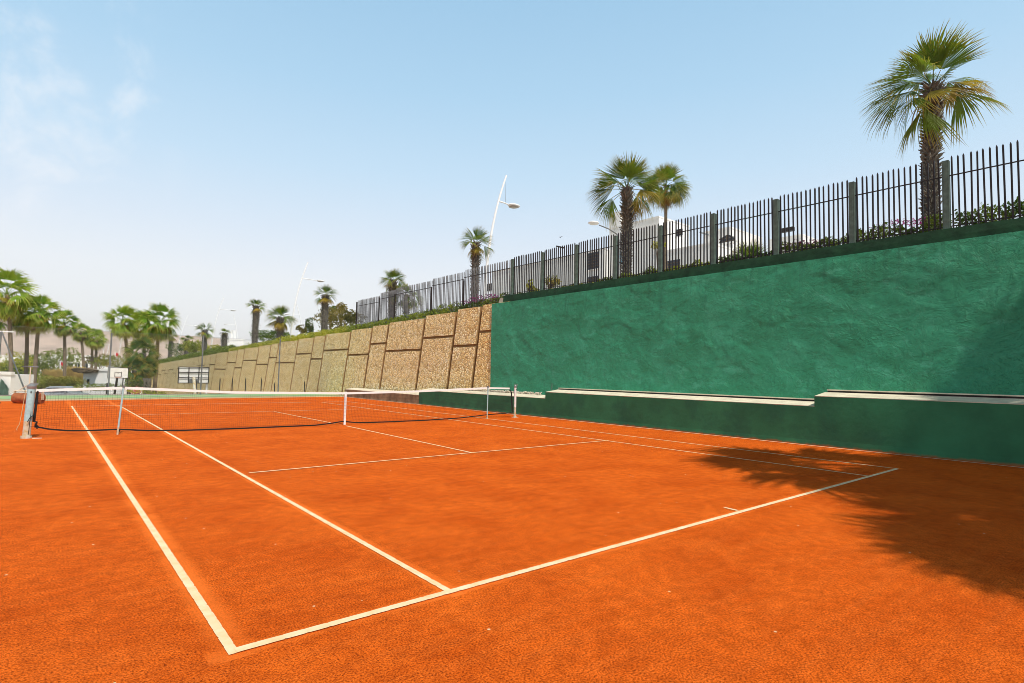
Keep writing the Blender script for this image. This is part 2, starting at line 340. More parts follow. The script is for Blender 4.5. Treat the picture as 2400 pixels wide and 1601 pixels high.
# hills
def hill(name, ridge, t, depth):
    g = MB(); nx, ny = 150, 26; vs = []; fs = []
    for i in range(nx+1):
        f = i/nx*(len(ridge)-1); k = min(int(f), len(ridge)-2); fr = f-k
        px = ridge[k][0]*(1-fr)+ridge[k+1][0]*fr; py = ridge[k][1]*(1-fr)+ridge[k+1][1]*fr
        top = dep(px, py, t); near = dep(px, py, t-depth)
        for j in range(ny+1):
            q = j/ny; xy = near.lerp(top, q)
            h = (top.z-LOW)*(q**1.35)
            h += noise.fractal(Vector((xy.x*.004, xy.y*.004, 3)), 1, 2, 5)*16*math.sin(math.pi*q)**.7+noise.fractal(Vector((xy.x*.02, xy.y*.02, 1)), 1, 2, 4)*3.5*(q > 0)
            vs.append((xy.x, xy.y, LOW-.5+max(0, h)))
    for i in range(nx):
        for j in range(ny):
            a = i*(ny+1)+j; fs.append((a, a+ny+1, a+ny+2, a+1))
    g.sm = True; struct(g.add(vs, fs).build(name, 'hill_soil'))
hill('hills', [(-420, 800), (-250, 775), (-120, 742), (0, 742), (80, 752), (180, 768), (270, 778), (360, 782), (430, 786), (500, 791), (545, 798), (600, 822), (680, 850)], 2300, 900)
# ------------------------------------------------------------------ court lines
def line(g, x0, y0, x1, y1, w, z):
    a = Vector((x0, y0)); b = Vector((x1, y1)); d = (b-a); L = d.length; d /= L; n = Vector((-d.y, d.x)); vs = []; q = 0; ts = []
    while q < L: ts += [(q, 0), (q+.05, 0), (q+.1, 0), (q+.112, .0055), (q+.122, .0055)]; q += .134
    ts = [z_ for z_ in ts if z_[0] < L]+[(L, 0)]
    for q, k in ts:
        p = a+d*q
        for s in (1, -1):
            e = p+n*s*(w/2-k*random.uniform(0, 1)+random.uniform(-.0012, .0012)); vs.append((e.x, e.y, z))
    g.add(vs, [(2*i+1, 2*i+3, 2*i+2, 2*i) for i in range(len(ts)-1)])
CL = .05; zl = .005
g = MB()
line(g, 0, -.03, .02, 23.9, .055, zl); line(g, 10.76, -.03, 11.0, 23.9, .05, zl)
line(g, 1.4, .03, 1.5, 23.75, .052, zl); line(g, 9.44, .02, 9.62, 23.75, .05, zl)
line(g, .012, 0, 10.73, -.02, .062, zl+.0025); line(g, .05, 23.8, 10.9, 23.8, .08, zl+.0025)
line(g, 1.54, 5.56, 9.56, 5.54, .05, zl+.0025); line(g, 1.54, 18.3, 9.56, 18.3, .05, zl+.0025)
line(g, 5.58, 5.58, 5.72, 11.8, .05, zl); line(g, 5.72, 12.6, 5.72, 18.2, .05, zl)
line(g, 5.4, .04, 5.42, .22, .045, zl)
struct(g.build('court_lines', 'line_paint'))
g = MB(); line(g, 12.93, -8, 13.0, 30, .055, .012); struct(g.build('drain_edging', 'cream'))
# ------------------------------------------------------------------ low wall with its ledge
lw = empty('low_wall', (13.2, 10, 0), 'low dark green wall along the court, stepping up towards the viewer, with a cream ledge on top', 'wall')
def rel(o, par): o.location = -Vector(par.location); return o     # mesh built in world coordinates under an empty
for y0, y1, z, mt in ((-8, 2.35, 1.16, 'green_paint'), (2.35, 11.65, .92, 'green_paint'), (11.65, 20.6, .69, 'green_paint'), (20.6, 29.4, .45, 'bare_render')):
    g = MB(); k = max(2, int((y1-y0)/.12)); kz = 8; vs = []
    for i in range(k+1):
        Y = y0+(y1-y0)*i/k
        for j in range(kz+1):
            zz = (z-.014)*j/kz; d = noise.fractal(Vector((0, Y*1.3, zz*1.3)), 1, 2, 4)*.007
            vs.append((13.2+d-(.012 if j == 0 else 0), Y, zz))
    g.add(vs, [(i*(kz+1)+j+1, (i+1)*(kz+1)+j+1, (i+1)*(kz+1)+j, i*(kz+1)+j) for i in range(k) for j in range(kz)])
    g.add([(13.2, y0, 0), (13.9, y0, 0), (13.9, y0, z-.03), (13.2, y0, z-.03)], [(0, 1, 2, 3)])
    g.add([(13.2, y1, 0), (13.9, y1, 0), (13.9, y1, z-.03), (13.2, y1, z-.03)], [(3, 2, 1, 0)])
    rel(g.build('wall_segment', mt, lw), lw)
    g = MB(); vs = []; k = int((y1-y0)/.15)
    for i in range(k+1):
        Y = y0+(y1-y0-.004)*i/k; j = random.uniform(-.004, .004)
        for x, zz in ((13.205+j, z-.016), (13.2+j, z), (13.82, z+.085), (13.82, z-.045)): vs.append((x, Y, zz))
    fs = [(i*4+q, i*4+(q+1) % 4, i*4+4+(q+1) % 4, i*4+4+q) for i in range(k) for q in range(4)]+[(3, 2, 1, 0), (k*4, k*4+1, k*4+2, k*4+3)]
    rel(g.add(vs, [tuple(reversed(f)) for f in fs]).build('ledge', 'cream', lw), lw)
    if y0 < 11:
        rel(MB().box(13.8, 14.1, y0+.15, y1-.05, z+.125, z+.15).build('ledge_lip', 'cream', lw), lw)
        rel(MB().box(13.84, 13.9, y0+.0, y1-.05, z-.3, z+.118).build('slot_shade', 'dark_metal', lw), lw)  # solid dark strip standing in for the shaded gap under the lip
# rubble ledge where the plaster ends
g = MB(); random.seed(3)
for i in range(760):
    Y = random.uniform(12.6, 18.6); s_ = random.uniform(.016, .036)
    g.ball((random.uniform(13.78, 13.93), Y, .75+random.uniform(0, .1)), (s_, s_*1.3, s_*.8), 6, 4)
tag(g.build('rubble', 'rubble_stone'), 'loose pale rubble packed along the ledge behind the right net post', 'rubble', kind='stuff')
tag(MB().tube([(13.75, 11.9, .7), (13.77, 11.9, 1.22)], .016, 6).build('metal_stake', 'post_green'), 'thin upright rod on the ledge just right of the far net post', 'rod')
# ------------------------------------------------------------------ green plaster wall (leaning back) and its kerb
BAT = .12
def wx(z): return 14.0+BAT*(z-1.0)
gw = empty('green_wall', (14, 4, 0), 'tall rough plastered wall painted bright green above the low wall', 'wall')
Y0, Y1 = -8.0, 16.5; Z0, Z1 = .5, 4.66; ny, nz = 520, 92
vs = []; fs = []
def relief(Y, z):
    v = Vector((0, Y, z))
    a = noise.fractal(v*.55, 1, 2, 3)*.028
    w = noise.noise(v*1.1)*.5
    rg = 1-abs(noise.noise(Vector((3, Y*1.2+w, z*1.7+w))))
    rg = max(0, rg-.8)*.07*max(0, noise.noise(v*.6+Vector((9, 0, 0)))+.25)
    pt = noise.noise(Vector((7, Y*.9+w*.6, z*1.3)))
    st = .014/(1+math.exp(-45*(pt-.1)))
    fine = noise.fractal(v*4.5, 1, 2, 4)*.006*(1+max(-.6, noise.noise(v*.8)*2))
    return -(a+rg+st+fine)
for i in range(ny+1):
    Y = Y0+(Y1-Y0)*i/ny
    for j in range(nz+1):
        z = Z0+(Z1-Z0)*j/nz
        e = min(1, (ny-i)/6)
        vs.append((wx(z)-.06+relief(Y, z)*e, Y0+(16.5-.62*(4.66-z)/3.8-Y0)*i/ny, z))
fs = [(i*(nz+1)+j+1, (i+1)*(nz+1)+j+1, (i+1)*(nz+1)+j, i*(nz+1)+j) for i in range(ny) for j in range(nz)]
g = MB(); g.sm = True; g.add(vs, fs)
e = [i*(nz+1)+nz for i in range(ny+1)]
g.add([vs[q] for q in e]+[(14.75, vs[q][1], 4.67) for q in e], [(i, i+ny+1, i+ny+2, i+1) for i in range(ny)])
es = [ny*(nz+1)+j for j in range(nz+1)]
g.add([vs[q] for q in es]+[(vs[q][0]+.2, vs[q][1], vs[q][2]) for q in es], [(j, j+1, j+nz+2, j+nz+1) for j in range(nz)])
rel(g.build('wall_face', 'green_plaster', gw), gw)
g = MB(); vs = []; k = 240
for i in range(k+1):
    Y = -8+(16.0+8)*i/k; a, b = [noise.fractal(Vector((s, Y*2.2, 0)), 1, 2, 4)*.012 for s in (1, 5)]
    vs += [(14.62+a, Y, 4.6), (14.63+b, Y, 4.83), (14.65+a, Y, 5.0+b), (15.05, Y, 5.0+b)]
g.add(vs, [(i*4+q+1, i*4+4+q+1, i*4+4+q, i*4+q) for i in range(k) for q in range(3)]+[(k*4, k*4+1, k*4+2, k*4+3)])
rel(g.build('kerb', 'kerb_green', gw), gw)
# ------------------------------------------------------------------ pebble panel wall
pw = empty('panel_wall', (14, 60, 0), 'long sloping retaining wall of tan pebble-faced panels beyond the green wall', 'wall')
jx = [1127, 1069, 995, 910, 872, 822, 763, 736, 699, 654, 636, 608, 575, 558, 537, 510, 497, 485, 469, 458, 446, 431]
ytab = [16.3]+[gx(x, 0, 14.43).y if False else 0 for x in jx]
def jointY(x):
    Y = 20.
    for _ in range(12):
        q = gx(x, 800, 14.43+(ztop(Y)-4.6)*BAT); Y = q.y
    return Y
ytab = [15.3]+[jointY(x) for x in jx]
while ytab[-1] < 124: ytab.append(ytab[-1]+(ytab[-1]-ytab[-4])*.0+3.35)
gro = [781.5, 810, 790, 821, 805, 831, 820, 841, 829, 850, 838, 854, 844.5]
vsb = []
for Y in [15.2+i*2 for i in range(56)]:
    vsb += [(wx(LOW)+.1, Y, LOW), (wx(ztop(Y)-.06)+.1, Y, ztop(Y)-.06), (14.9, Y, ztop(Y)-.06)]
rel(MB().add(vsb, [(3*i+q+1, 3*i+3+q+1, 3*i+3+q, 3*i+q) for i in range(55) for q in range(2)]).build('backing', 'wall_joint', pw), pw)
random.seed(5)
for i in range(len(ytab)-1):
    a, b = ytab[i]+(.0 if i == 0 else .1), ytab[i+1]-.1
    zt_ = ztop((a+b)/2)+.02
    zg = (zt_-1.25 if i % 2 == 0 else zt_-1.85)
    if i < len(gro) and i:
        xx = (([1156]+jx)[i]+jx[i])/2; zg = max(zt_-2.2, min(zt_-.8, gx(xx, gro[i], wx(zg)).z))
    for z0, z1 in ((zg+.06, zt_), (LOW, zg-.06)):
        g = MB(); x = lambda z: wx(z)
        vs = [(x(z0), a, z0), (x(z0), b, z0), (x(z1), b, z1), (x(z1), a, z1), (x(z0)+.13, a, z0), (x(z0)+.13, b, z0), (x(z1)+.3, b, z1), (x(z1)+.3, a, z1)]
        g.add(vs, [(3, 2, 1, 0), (0, 1, 5, 4), (1, 2, 6, 5), (2, 3, 7, 6), (3, 0, 4, 7)])
        pn = rel(g.build('panel', 'pebble', pw), pw); pn.data.materials.append(MATS['wall_joint'])
        for q in (1, 2, 4): pn.data.polygons[q].material_index = 1
# ------------------------------------------------------------------ fences on the terrace
def picket_mesh(h, w, m):
    g = MB(); g.box(-w/2, w/2, -w/2, w/2, 0, h-.05)
    g.add([(-w/2, -w/2, h-.05), (w/2, -w/2, h-.05), (w/2, w/2, h-.05), (-w/2, w/2, h-.05), (0, 0, h)], [(0, 1, 4), (1, 2, 4), (2, 3, 4), (3, 0, 4)])
    return g.mesh('picket', m)
fa = empty('picket_fence', (14.9, 7, 5.0), 'fence of dark pointed bars between square grey green posts, standing on the green wall', 'fence')
pm = picket_mesh(1.7, .032, 'dark_metal'); FX = 14.9
g = MB().box(-.075, .075, -.065, .065, -.12, 1.63); g.box(-.085, -.03, -.03, .03, -.1, 1.6)
post_me = g.mesh('fence_post', 'post_green')
YP = [15.69-1.949*i for i in range(11)]
random.seed(11)
for Y in YP:
    o = link('fence_post', post_me, fa, (0, Y-7, 0), (random.uniform(-.006, .006), 0, random.uniform(-.03, .03)))
for a, b in zip(YP, YP[1:]):
    pn = rel(MB().tube([(FX-.02, a-.06, 6.27), (FX-.02, b+.06, 6.27)], .017, 4).build('rail', 'dark_metal'), fa)
    pan = bpy.data.objects.new('fence_panel', MB().tube([(0, 0, .1), (0, b-a+.12, .1)], .014, 4).mesh('fence_panel', 'dark_metal')); COL.objects.link(pan)
    pan.parent = fa; pan.location = (0, a-.06-7, 0)
    pn.parent = pan; pn.location = (-FX, -(a-.06), -5.0)
    n = 16
    for k in range(n):
        y = (b-a+.12)*(k+.5)/n
        link('picket', pm, pan, (random.uniform(-.006, .006), y+random.uniform(-.006, .006), .04+random.uniform(-.012, .012)), (random.uniform(-.008, .008), random.uniform(-.006, .006), random.uniform(-.1, .1)))
fb = empty('tall_picket_fence', (14.9, 24, 4.6), 'taller stepped fence of grey bars on slim dark posts above the pebble panel wall', 'fence')
pm2 = picket_mesh(1.95, .03, 'grey_metal')
YQ = [31.75, 28.5, 26.5, 22.4, 19.4, 15.85]; TQ = [6.25, 6.42, 6.5, 6.58, 6.66]
p2 = MB().box(-.035, .035, -.035, .035, -.4, 1.5).mesh('fence_post', 'dark_metal')
for Y in YQ[:-1]: link('fence_post', p2, fb, (-.06, Y-24, .02))
for a, b, tz in zip(YQ, YQ[1:], TQ):
    pan = bpy.data.objects.new('fence_panel', MB().tube([(0, 0, 0), (0, b-a, 0)], .014, 4).mesh('fence_panel', 'dark_metal')); COL.objects.link(pan)
    pan.parent = fb; pan.location = (0, a-24, tz-1.9-4.6)
    link('rail', MB().tube([(-.02, 0, 1.5), (-.02, b-a, 1.5)], .02, 4).mesh('rail', 'dark_metal'), pan)
    n = int((a-b)/.125)
    for k in range(n):
        link('picket', pm2, pan, (random.uniform(-.01, .01), (b-a)*(k+.5)/n, -.05+random.uniform(-.01, .01)), (random.uniform(-.012, .012), 0, random.uniform(-.15, .15)))
# ------------------------------------------------------------------ net
NL, NR = Vector((-1.08, 12.27, 0)), Vector((12.15, 12.1, 0)); ND = NR-NL
def nx(px, py=990):                                            # fraction along the net line at photo column px
    a = ray(px, 950); k = (a.x*(CAM.y-NL.y)-a.y*(CAM.x-NL.x))/(a.x*ND.y-a.y*ND.x); return k
def interp(T, s):
    if s <= T[0][0]: return T[0][1]
    for (a, za), (b, zb) in zip(T, T[1:]):
        if s <= b: return za+(zb-za)*(s-a)/(b-a)
    return T[-1][1]
TOP = [(nx(66), 1.03), (nx(82), 1.02), (nx(289), 1.075), (nx(550), .96), (nx(810), .92), (nx(975), .965), (nx(1142), 1.07), (nx(1207), 1.05)]
BOT = [(nx(88), .235), (nx(120), .17), (nx(165), .125), (nx(215), .11), (nx(278), .115), (nx(350), .06), (nx(430), .03), (nx(560), .02), (nx(740), .02), (nx(775), .05), (nx(806), .1), (nx(835), .045), (nx(870), .03), (nx(1000), .03), (nx(1080), .06), (nx(1140), .13), (nx(1200), .17)]
def npt(s, z, off=0): q = NL+ND*s; return Vector((q.x, q.y+off, z))
net = empty('tennis_net', NL+ND*.5, 'black tennis net with white headband stretched across the clay court', 'tennis net')
SA, SB = nx(84), nx(1199)
g = MB(); n = int(13.1/.046)
def bow(s, f): return .05*math.sin(math.pi*f)*math.sin(s*9)
for i in range(n+1):
    s = SA+(SB-SA)*i/n; a, b = interp(BOT, s)+.02, interp(TOP, s)-.03
    g.tube([npt(s, a+(b-a)*f, bow(s, f)) for f in (0, .25, .5, .75, 1)], .0013, 3, False)
for j in range(1, 20):
    f = j/20
    g.tube([npt(SA+(SB-SA)*i/90, interp(BOT, SA+(SB-SA)*i/90)*(1-f)+interp(TOP, SA+(SB-SA)*i/90)*f, bow(SA+(SB-SA)*i/90, f)) for i in range(91)], .0013, 3, False)
rel(g.build('netting', 'net_cord', net), net)
def band(ss, zf, h, th, name, m, zig=0):
    g = MB(); vs = []
    for i, s in enumerate(ss):
        z = zf(s)
        for dy, dz in ((-th, -h/2), (-th, h/2), (th, h/2), (th, -h/2)): vs.append(npt(s, z+dz, dy+zig*math.sin(i*2.1)))
    k = len(ss)-1
    g.add(vs, [(i*4+q, i*4+4+q, i*4+4+(q+1) % 4, i*4+(q+1) % 4) for i in range(k) for q in range(4)]+[(0, 1, 2, 3), (k*4+3, k*4+2, k*4+1, k*4)])
    return rel(g.build(name, m, net), net)
band([SA-.001+(nx(1194)-SA)*i/80 for i in range(81)], lambda s: interp(TOP, s)-.025, .058, .012, 'headband', 'white_tape')
band([SA+(SB-SA)*i/120 for i in range(121)], lambda s: interp(BOT, s), .032, .008, 'bottom_band', 'black_strap', .004)
g = MB(); sc_ = nx(809); g.box(-.028, .028, -.018, .018, 0.0, .94); o = g.build('centre_strap', 'white_tape', net)
o.location = npt(sc_, .0)-net.location; o.rotation_euler = (0, 0, math.atan2(ND.y, ND.x))
g = MB(); pl = [(86, .99), (85, .8), (84, .62), (82.5, .46), (82, .35), (89, .33), (86.5, .27), (92, .235), (90, .2)]
g.tube([npt(nx(x), z, .02*math.sin(i*2)) for i, (x, z) in enumerate(pl)], [.022, .026, .024, .026, .028, .018, .024, .018, .018], 6)
rel(g.build('side_band', 'black_strap', net), net)
g = MB(); g.tube([npt(nx(x), z, .0) for x, z in ((1193, .99), (1198, .9), (1199, .7), (1200, .45), (1201, .17))], [.018, .026, .024, .024, .02], 6)
rel(g.build('side_band', 'black_strap', net), net)
g = MB(); g.tube([npt(nx(75.5), 1.0, -.05), npt(nx(74.5), .75, -.05), npt(nx(73), .4, -.06), npt(nx(71), .08, -.06)], .006, 5)
g.tube([npt(nx(82), .42), npt(nx(78), .47, -.05), npt(nx(72), .43, -.1), npt(nx(67), .35, -.12)], .008, 5)
g.tube([npt(nx(73), .24, -.05), npt(nx(88), .235)], .004, 5)
rel(g.build('lacing_cord', 'black_strap', net), net)
rel(MB().tube([npt(nx(66), 1.045), npt(nx(84), 1.03)], .006, 6).build('cable', 'steel', net), net)
def net_post(name, base, label, r, m, h, lean):
    e = empty(name, base, label, 'net post', None, math.atan2(ND.y, ND.x)); e.rotation_euler = (0, lean, e.rotation_euler.z)
    g = MB(); g.tube([(0, 0, .36), (0, 0, h-.03)], r, 16); g.sm = False; g.build('shaft', m, e, .004)
    MB().tube([(0, 0, .0), (0, 0, .36)], r*.98, 16).build('rusted_foot', 'rusty', e)
    g = MB().tube([(0, 0, h-.06), (0, 0, h-.02), (0, 0, h), (0, 0, h+.03)], [r*1.12, r*1.2, r*1.2, r*.7], 16); g.box(-.04, .1, -.02, .02, h+.02, h+.05); g.build('cap', 'steel', e)
    MB().tube([(0, 0, .0), (0, 0, .05)], r*1.35, 14).build('ground_sleeve', 'rusty', e)
    MB().tube([(0, -r-.012, h-.13), (0, -r+.02, h-.13)], .014, 8).build('bolt', 'dark_metal', e)
    return e
lp = net_post('net_post', NL, 'thick pale blue net post with rusty foot at the near left end of the net', .07, 'post_blue', 1.1, .035)
g = MB(); g.tube([(-.09, -.02, 1.0), (-.115, -.02, .5), (-.125, -.03, .3), (-.15, -.03, .24), (-.165, -.03, .19), (-.15, -.03, .17)], .006, 6); g.build('hook_rod', 'rope', lp)
MB().box(.1, .26, -.16, -.06, .0, .012).build('footing', 'cream', lp)
rp = net_post('net_post', NR, 'slim white painted net post at the far right end of the net', .042, 'white_paint', 1.12, .0)
MB().box(-.1, .1, -.08, .08, 0, .012).build('footing', 'cream', rp)
def stick(px, label, lean):
    s = nx(px); q = npt(s, 0, -.03); e = empty('singles_stick', q, label, 'singles stick', 'singles sticks propping up the net', 0); e.rotation_euler = (0, lean, 0)
    MB().tube([(0, 0, .16), (0, 0, 1.1)], .019, 10).build('shaft', 'post_blue', e)
    MB().tube([(0, 0, 0), (0, 0, .16)], .02, 10).build('rusted_foot', 'rusty', e)
    MB().box(-.024, .024, -.02, .04, 1.06, 1.11).build('notch', 'grey_metal', e)
    g = MB(); g.box(-.05, .0, .0, .02, .03, .1, Matrix.Rotation(.5, 4, 'Y')); g.build('foot_plate', 'dark_metal', e)
stick(279, 'grey singles stick holding up the near left part of the net', .06)
stick(1141, 'slender singles stick holding up the net beside the far right net post', .012)
# ------------------------------------------------------------------ roller
q = gy(66, 945, 26.4); rl = empty('court_roller', (q.x, q.y, 0), 'rusty brown court roller parked behind the left net post, handle upright', 'roller', None, R_(-38))
def cyl(x0, x1, r, z, n=28, y=0): return MB().tube([(x0, y, z), (x1, y, z)], r, n)
g = cyl(-.52, .52, .21, .21); g.build('drum', 'terracotta', rl, .01)
for x in (-.55, .55): MB().box(x-.014, x+.014, -.05, .05, .16, .5).build('side_arm', 'rusty', rl)
g = MB(); g.tube([(-.55, 0, .5), (.55, 0, .5)], .022, 8); g.tube([(-.42, 0, .5), (0, 0, .78)], .018, 8); g.tube([(.42, 0, .5), (0, 0, .78)], .018, 8); g.build('frame', 'cream', rl)
MB().tube([(0, 0, .76), (0, 0, 1.46)], .02, 8).build('handle', 'cream', rl)
MB().tube([(-.3, 0, 1.47), (.3, 0, 1.47)], .026, 8).build('grip', 'grey_metal', rl)
# dark bench end at the left edge
q = gy(-15, 981, 18.1); bn = empty('court_bench', (q.x, q.y, 0), 'dark bench just inside the left edge of the photo beside the court', 'bench', None, R_(-10))
for x in (-.02, -.9):
    MB().box(x-.03, x+.03, -.02, .02, 0, .78).build('leg', 'black_strap', bn); MB().box(x-.03, x+.03, .38, .42, 0, .45).build('leg', 'black_strap', bn)
MB().box(-.95, .03, -.02, .44, .42, .46).build('seat', 'dark_metal', bn); MB().box(-.95, .02, -.05, -.02, .52, .76).build('backrest', 'white_paint', bn)
# ------------------------------------------------------------------ chain link fence at the far end
cf_ = empty('chain_link_fence', (5.8, 33.95, 0), 'tall see-through wire mesh fence on grey posts behind the far end of the court', 'fence')
FYc = 33.95
for px, py in ((3, 775), (262, 780), (477, 785), (657, 795), (826, 812)):
    q = gy(px, py, FYc); MBp = MB().tube([(q.x-5.8, 0, 0), (q.x-5.8, 0, q.z)], .038, 8); MBp.build('fence_post', 'grey_metal', cf_)
q0 = gy(4, 777, FYc); q1 = gy(60, 912, FYc)
MB().tube([(q0.x-5.8, -.03, q0.z), (q1.x-5.8, -.03, .2)], .036, 8).build('brace', 'grey_metal', cf_)
MB().box(q0.x-5.8-.28, q0.x-5.8+.45, -.06, .06, q0.z-.02, q0.z+.03, Matrix.Rotation(-.0, 4, 'Y')).build('bracket', 'lamp_white', cf_)
xr = gy(826, 812, FYc).x
MB().add([(q0.x-5.8, 0, .02), (xr-5.8, 0, .02), (xr-5.8, 0, 3.35), (q0.x-5.8, 0, 3.45)], [(0, 1, 2, 3)]).build('wire_mesh', 'chain_wire', cf_)
ct = [(q0.x-5.8, 0, 3.46), (xr-5.8, 0, 3.36)]; MB().tube(ct, .006, 4).build('tension_wire', 'grey_metal', cf_)
lf = empty('low_wire_fence', (10, 34.5, 0), 'row of short dark posts joined by a wire in front of the pebble panel wall', 'fence')
last = None
for px, py in ((516, 887), (545, 886), (576, 887), (613, 887), (644, 897), (714, 894), (783, 897)):
    q = gy(px, py, 34.5); MB().tube([(q.x-10, 0, -.02), (q.x-10, 0, q.z)], .03, 7).build('fence_post', 'dark_metal', lf)
    if last: MB().tube([(last.x-10, 0, last.z-.1), (q.x-10, 0, q.z-.1)], .004, 4).build('wire', 'dark_metal', lf)
    last = q
tag(MB().box(-16, 13.9, 34.25, 34.42, -.3, .03).build('kerb_wall', 'concrete'), 'low concrete kerb along the far edge of the green strip', 'kerb')
# ------------------------------------------------------------------ palms
def fan_leaf(seed, R=.9, nseg=36, petiole=.9, droop=.35, fold=.25, spread=2.2, tipdroop=.3, bend=.25, thin=1.0):
    rnd = random.Random(seed); g = MB()
    pz = lambda x: -bend*(x/petiole)**2*petiole*.5
    g.tube([(x*petiole, 0, pz(x*petiole)) for x in (0, .25, .5, .75, 1)], [.028, .02, .016, .013, .011], 4)
    slope = -bend; rows = (.03, .3, .6, .73, .87, 1.0)
    da = 2*spread/nseg; c0 = Vector((petiole, 0, pz(petiole)))
    for k in range(nseg):
        a = -spread+da*(k+.5)+rnd.uniform(-.15, .15)*da
        L = R*(.72+.28*math.cos(a*.62))*rnd.uniform(.86, 1.06); td = tipdroop*rnd.uniform(.3, 1.9)
        vs = []; uv = []; hz = rnd.uniform(-.02, .02); ja = rnd.uniform(-.12, .12)
        for i, r in enumerate(rows):
            wd = (r if r < .62 else .5*(1-(r-.6)/.4)**.75+.012)*L*da*.54*thin
            aa = a+ja*max(0, r-.5)
            x, y = r*L*math.cos(aa), r*L*math.sin(aa)
            z = slope*x*.8-droop*R*(r**2)*(.35+.65*abs(math.sin(a)))-fold*abs(y)*.9-td*R*max(0, r-.5)**2*2.2+hz*r
            if z < -.9*R: x *= .94
            tx, ty = -math.sin(aa)*wd, math.cos(aa)*wd
            lift = .25*wd
            vs += [(c0.x+x-tx, y-ty, c0.z+z+lift), (c0.x+x, y, c0.z+z-lift), (c0.x+x+tx, y+ty, c0.z+z+lift)]
            uv += [(k/nseg, r)]*3
        fs = []
        for i in range(len(rows)-1):
            b = i*3; fs += [(b, b+1, b+4, b+3), (b+1, b+2, b+5, b+4)]
        g.add(vs, fs, uv)
    return g
def rotm(az, el, roll): return Matrix.Rotation(az, 4, 'Z')@Matrix.Rotation(-el, 4, 'Y')@Matrix.Rotation(roll, 4, 'X')
NS = 44
YOUNG = [fan_leaf(10+i, 1.2, NS, .5, .04, .35, 1.0, .12, .03).mesh('frond', 'frond') for i in range(3)]
MIDL = [fan_leaf(20+i, 1.2, NS, .6, .05, .75, 1.05, .28, .06).mesh('frond', 'frond') for i in range(4)]
OLDL = [fan_leaf(30+i, 1.15, NS, .8, .08, .95, 1.1, .42, .12).mesh('frond', 'frond') for i in range(3)]
YEL = [fan_leaf(40+i, 1.0, NS, .65, .12, .4, 1.35, .4, .2).mesh('frond', 'frond_old') for i in range(2)]
DEAD = [fan_leaf(50+i, .75, 30, .9, .08, 1.3, .7, .2, .1).mesh('frond', 'frond_dead') for i in range(2)]
def rough_trunk(h, r, seed, nst, top=1.0, lean=(0, 0)):
    """trunk core and its covering of old leaf bases"""
    rnd = random.Random(seed); g = MB(); g.sm = True
    def ax(z): f = z/h; return Vector((lean[0]*f*f, lean[1]*f*f, z))
    k = 14
    g.tube([ax(h*i/k) for i in range(k+1)], [r*(1.12 if i == 0 else 1)*(1+.12*(i/k)*top)*rnd.uniform(.96, 1.04) for i in range(k+1)], 14)
    b = MB(); ga = 2.399
    for i in range(nst):
        f = (i+.5)/nst; z = f*h; az = i*ga+rnd.uniform(-.2, .2); L = rnd.uniform(.55, 1.15)*r*(.75+.4*f); w = rnd.uniform(.026, .05)*r/.19
        el = rnd.uniform(.35, .95); M = Matrix.Translation(ax(z))@Matrix.Rotation(az, 4, 'Z')@Matrix.Translation((r*.93*(1+.12*f*top), 0, 0))@Matrix.Rotation(-el, 4, 'Y')@Matrix.Rotation(rnd.uniform(-.5, .5), 4, 'X')
        tw = w*rnd.uniform(.35, .8)
        vs = [M@Vector(q) for q in ((0, -w, -.018), (0, w, -.018), (0, w, .018), (0, -w, .018), (L, -tw, -.007), (L, tw, -.007), (L, tw, .007), (L, -tw, .007))]
        b.add(vs, [(0, 1, 5, 4), (1, 2, 6, 5), (2, 3, 7, 6), (3, 0, 4, 7), (4, 5, 6, 7)])
    return g, b, ax
def smooth_trunk(h, r, seed, lean=(0, 0)):
    rnd = random.Random(seed); g = MB(); g.sm = True; k = int(h*3)
    def ax(z): f = z/h; return Vector((lean[0]*f*f, lean[1]*f*f, z))
    g.tube([ax(h*i/k) for i in range(k+1)], [r*(1.35-.35*min(1, i/k*4))*(1-.25*i/k)*(1+.05*(i % 2)) for i in range(k+1)], 10)
    return g, ax
def fronds(par, c, plan, seed, sc=1, group=None):
    rnd = random.Random(seed)
    for az, el, kind in plan:
        me = {'y': YOUNG, 'm': MIDL, 'o': OLDL, 'Y': YEL, 'D': DEAD}[kind]
        M = rotm(az, el, rnd.uniform(-.35, .35)); o = link('dead_frond' if kind == 'D' else 'frond', rnd.choice(me), par)
        o.matrix_local = Matrix.Translation(c)@M@Matrix.Scale(sc*rnd.uniform(.9, 1.08), 4)
def plan_std(seed, ny=5, nm=9, no=6, nY=2, nD=2):
    rnd = random.Random(seed); p = []; a = rnd.uniform(0, 6)
    for n, lo, hi, k in ((ny, 50, 85, 'y'), (nm, 5, 48, 'm'), (no, -35, 5, 'o'), (nY, -50, -20, 'Y'), (nD, -80, -60, 'D')):
        for i in range(n): a += 2.399; p.append((a+rnd.uniform(-.3, .3), R_(rnd.uniform(lo, hi)), k))
    return p
def az_img(deg):
    """azimuth of a direction seen in the photo at 'deg' (0 = to the right, 90 = away, 180 = to the left, 270 = towards us)"""
    d = rt*math.cos(R_(deg))+Vector((fw.x, fw.y, 0)).normalized()*math.sin(R_(deg)); return math.atan2(d.y, d.x)
def palm(base, H, r, plan, seed, label, sc=1, nst=150, smooth=False, lean=(0, 0), group='palms along the terrace', name='fan_palm'):
    e = empty(name, base, label, 'palm', group)
    if smooth:
        g, ax = smooth_trunk(H, r, seed, lean); g.build('trunk', 'trunk_smooth', e)
    else:
        g, b, ax = rough_trunk(H, r, seed, nst, lean=lean); tr = g.build('trunk', 'trunk_rough', e); b.build('leaf_bases', 'boot', tr)
    fronds(e, ax(H-.05), plan, seed, sc)
    return e
I = lambda d, el, k: (az_img(d), R_(el), k)
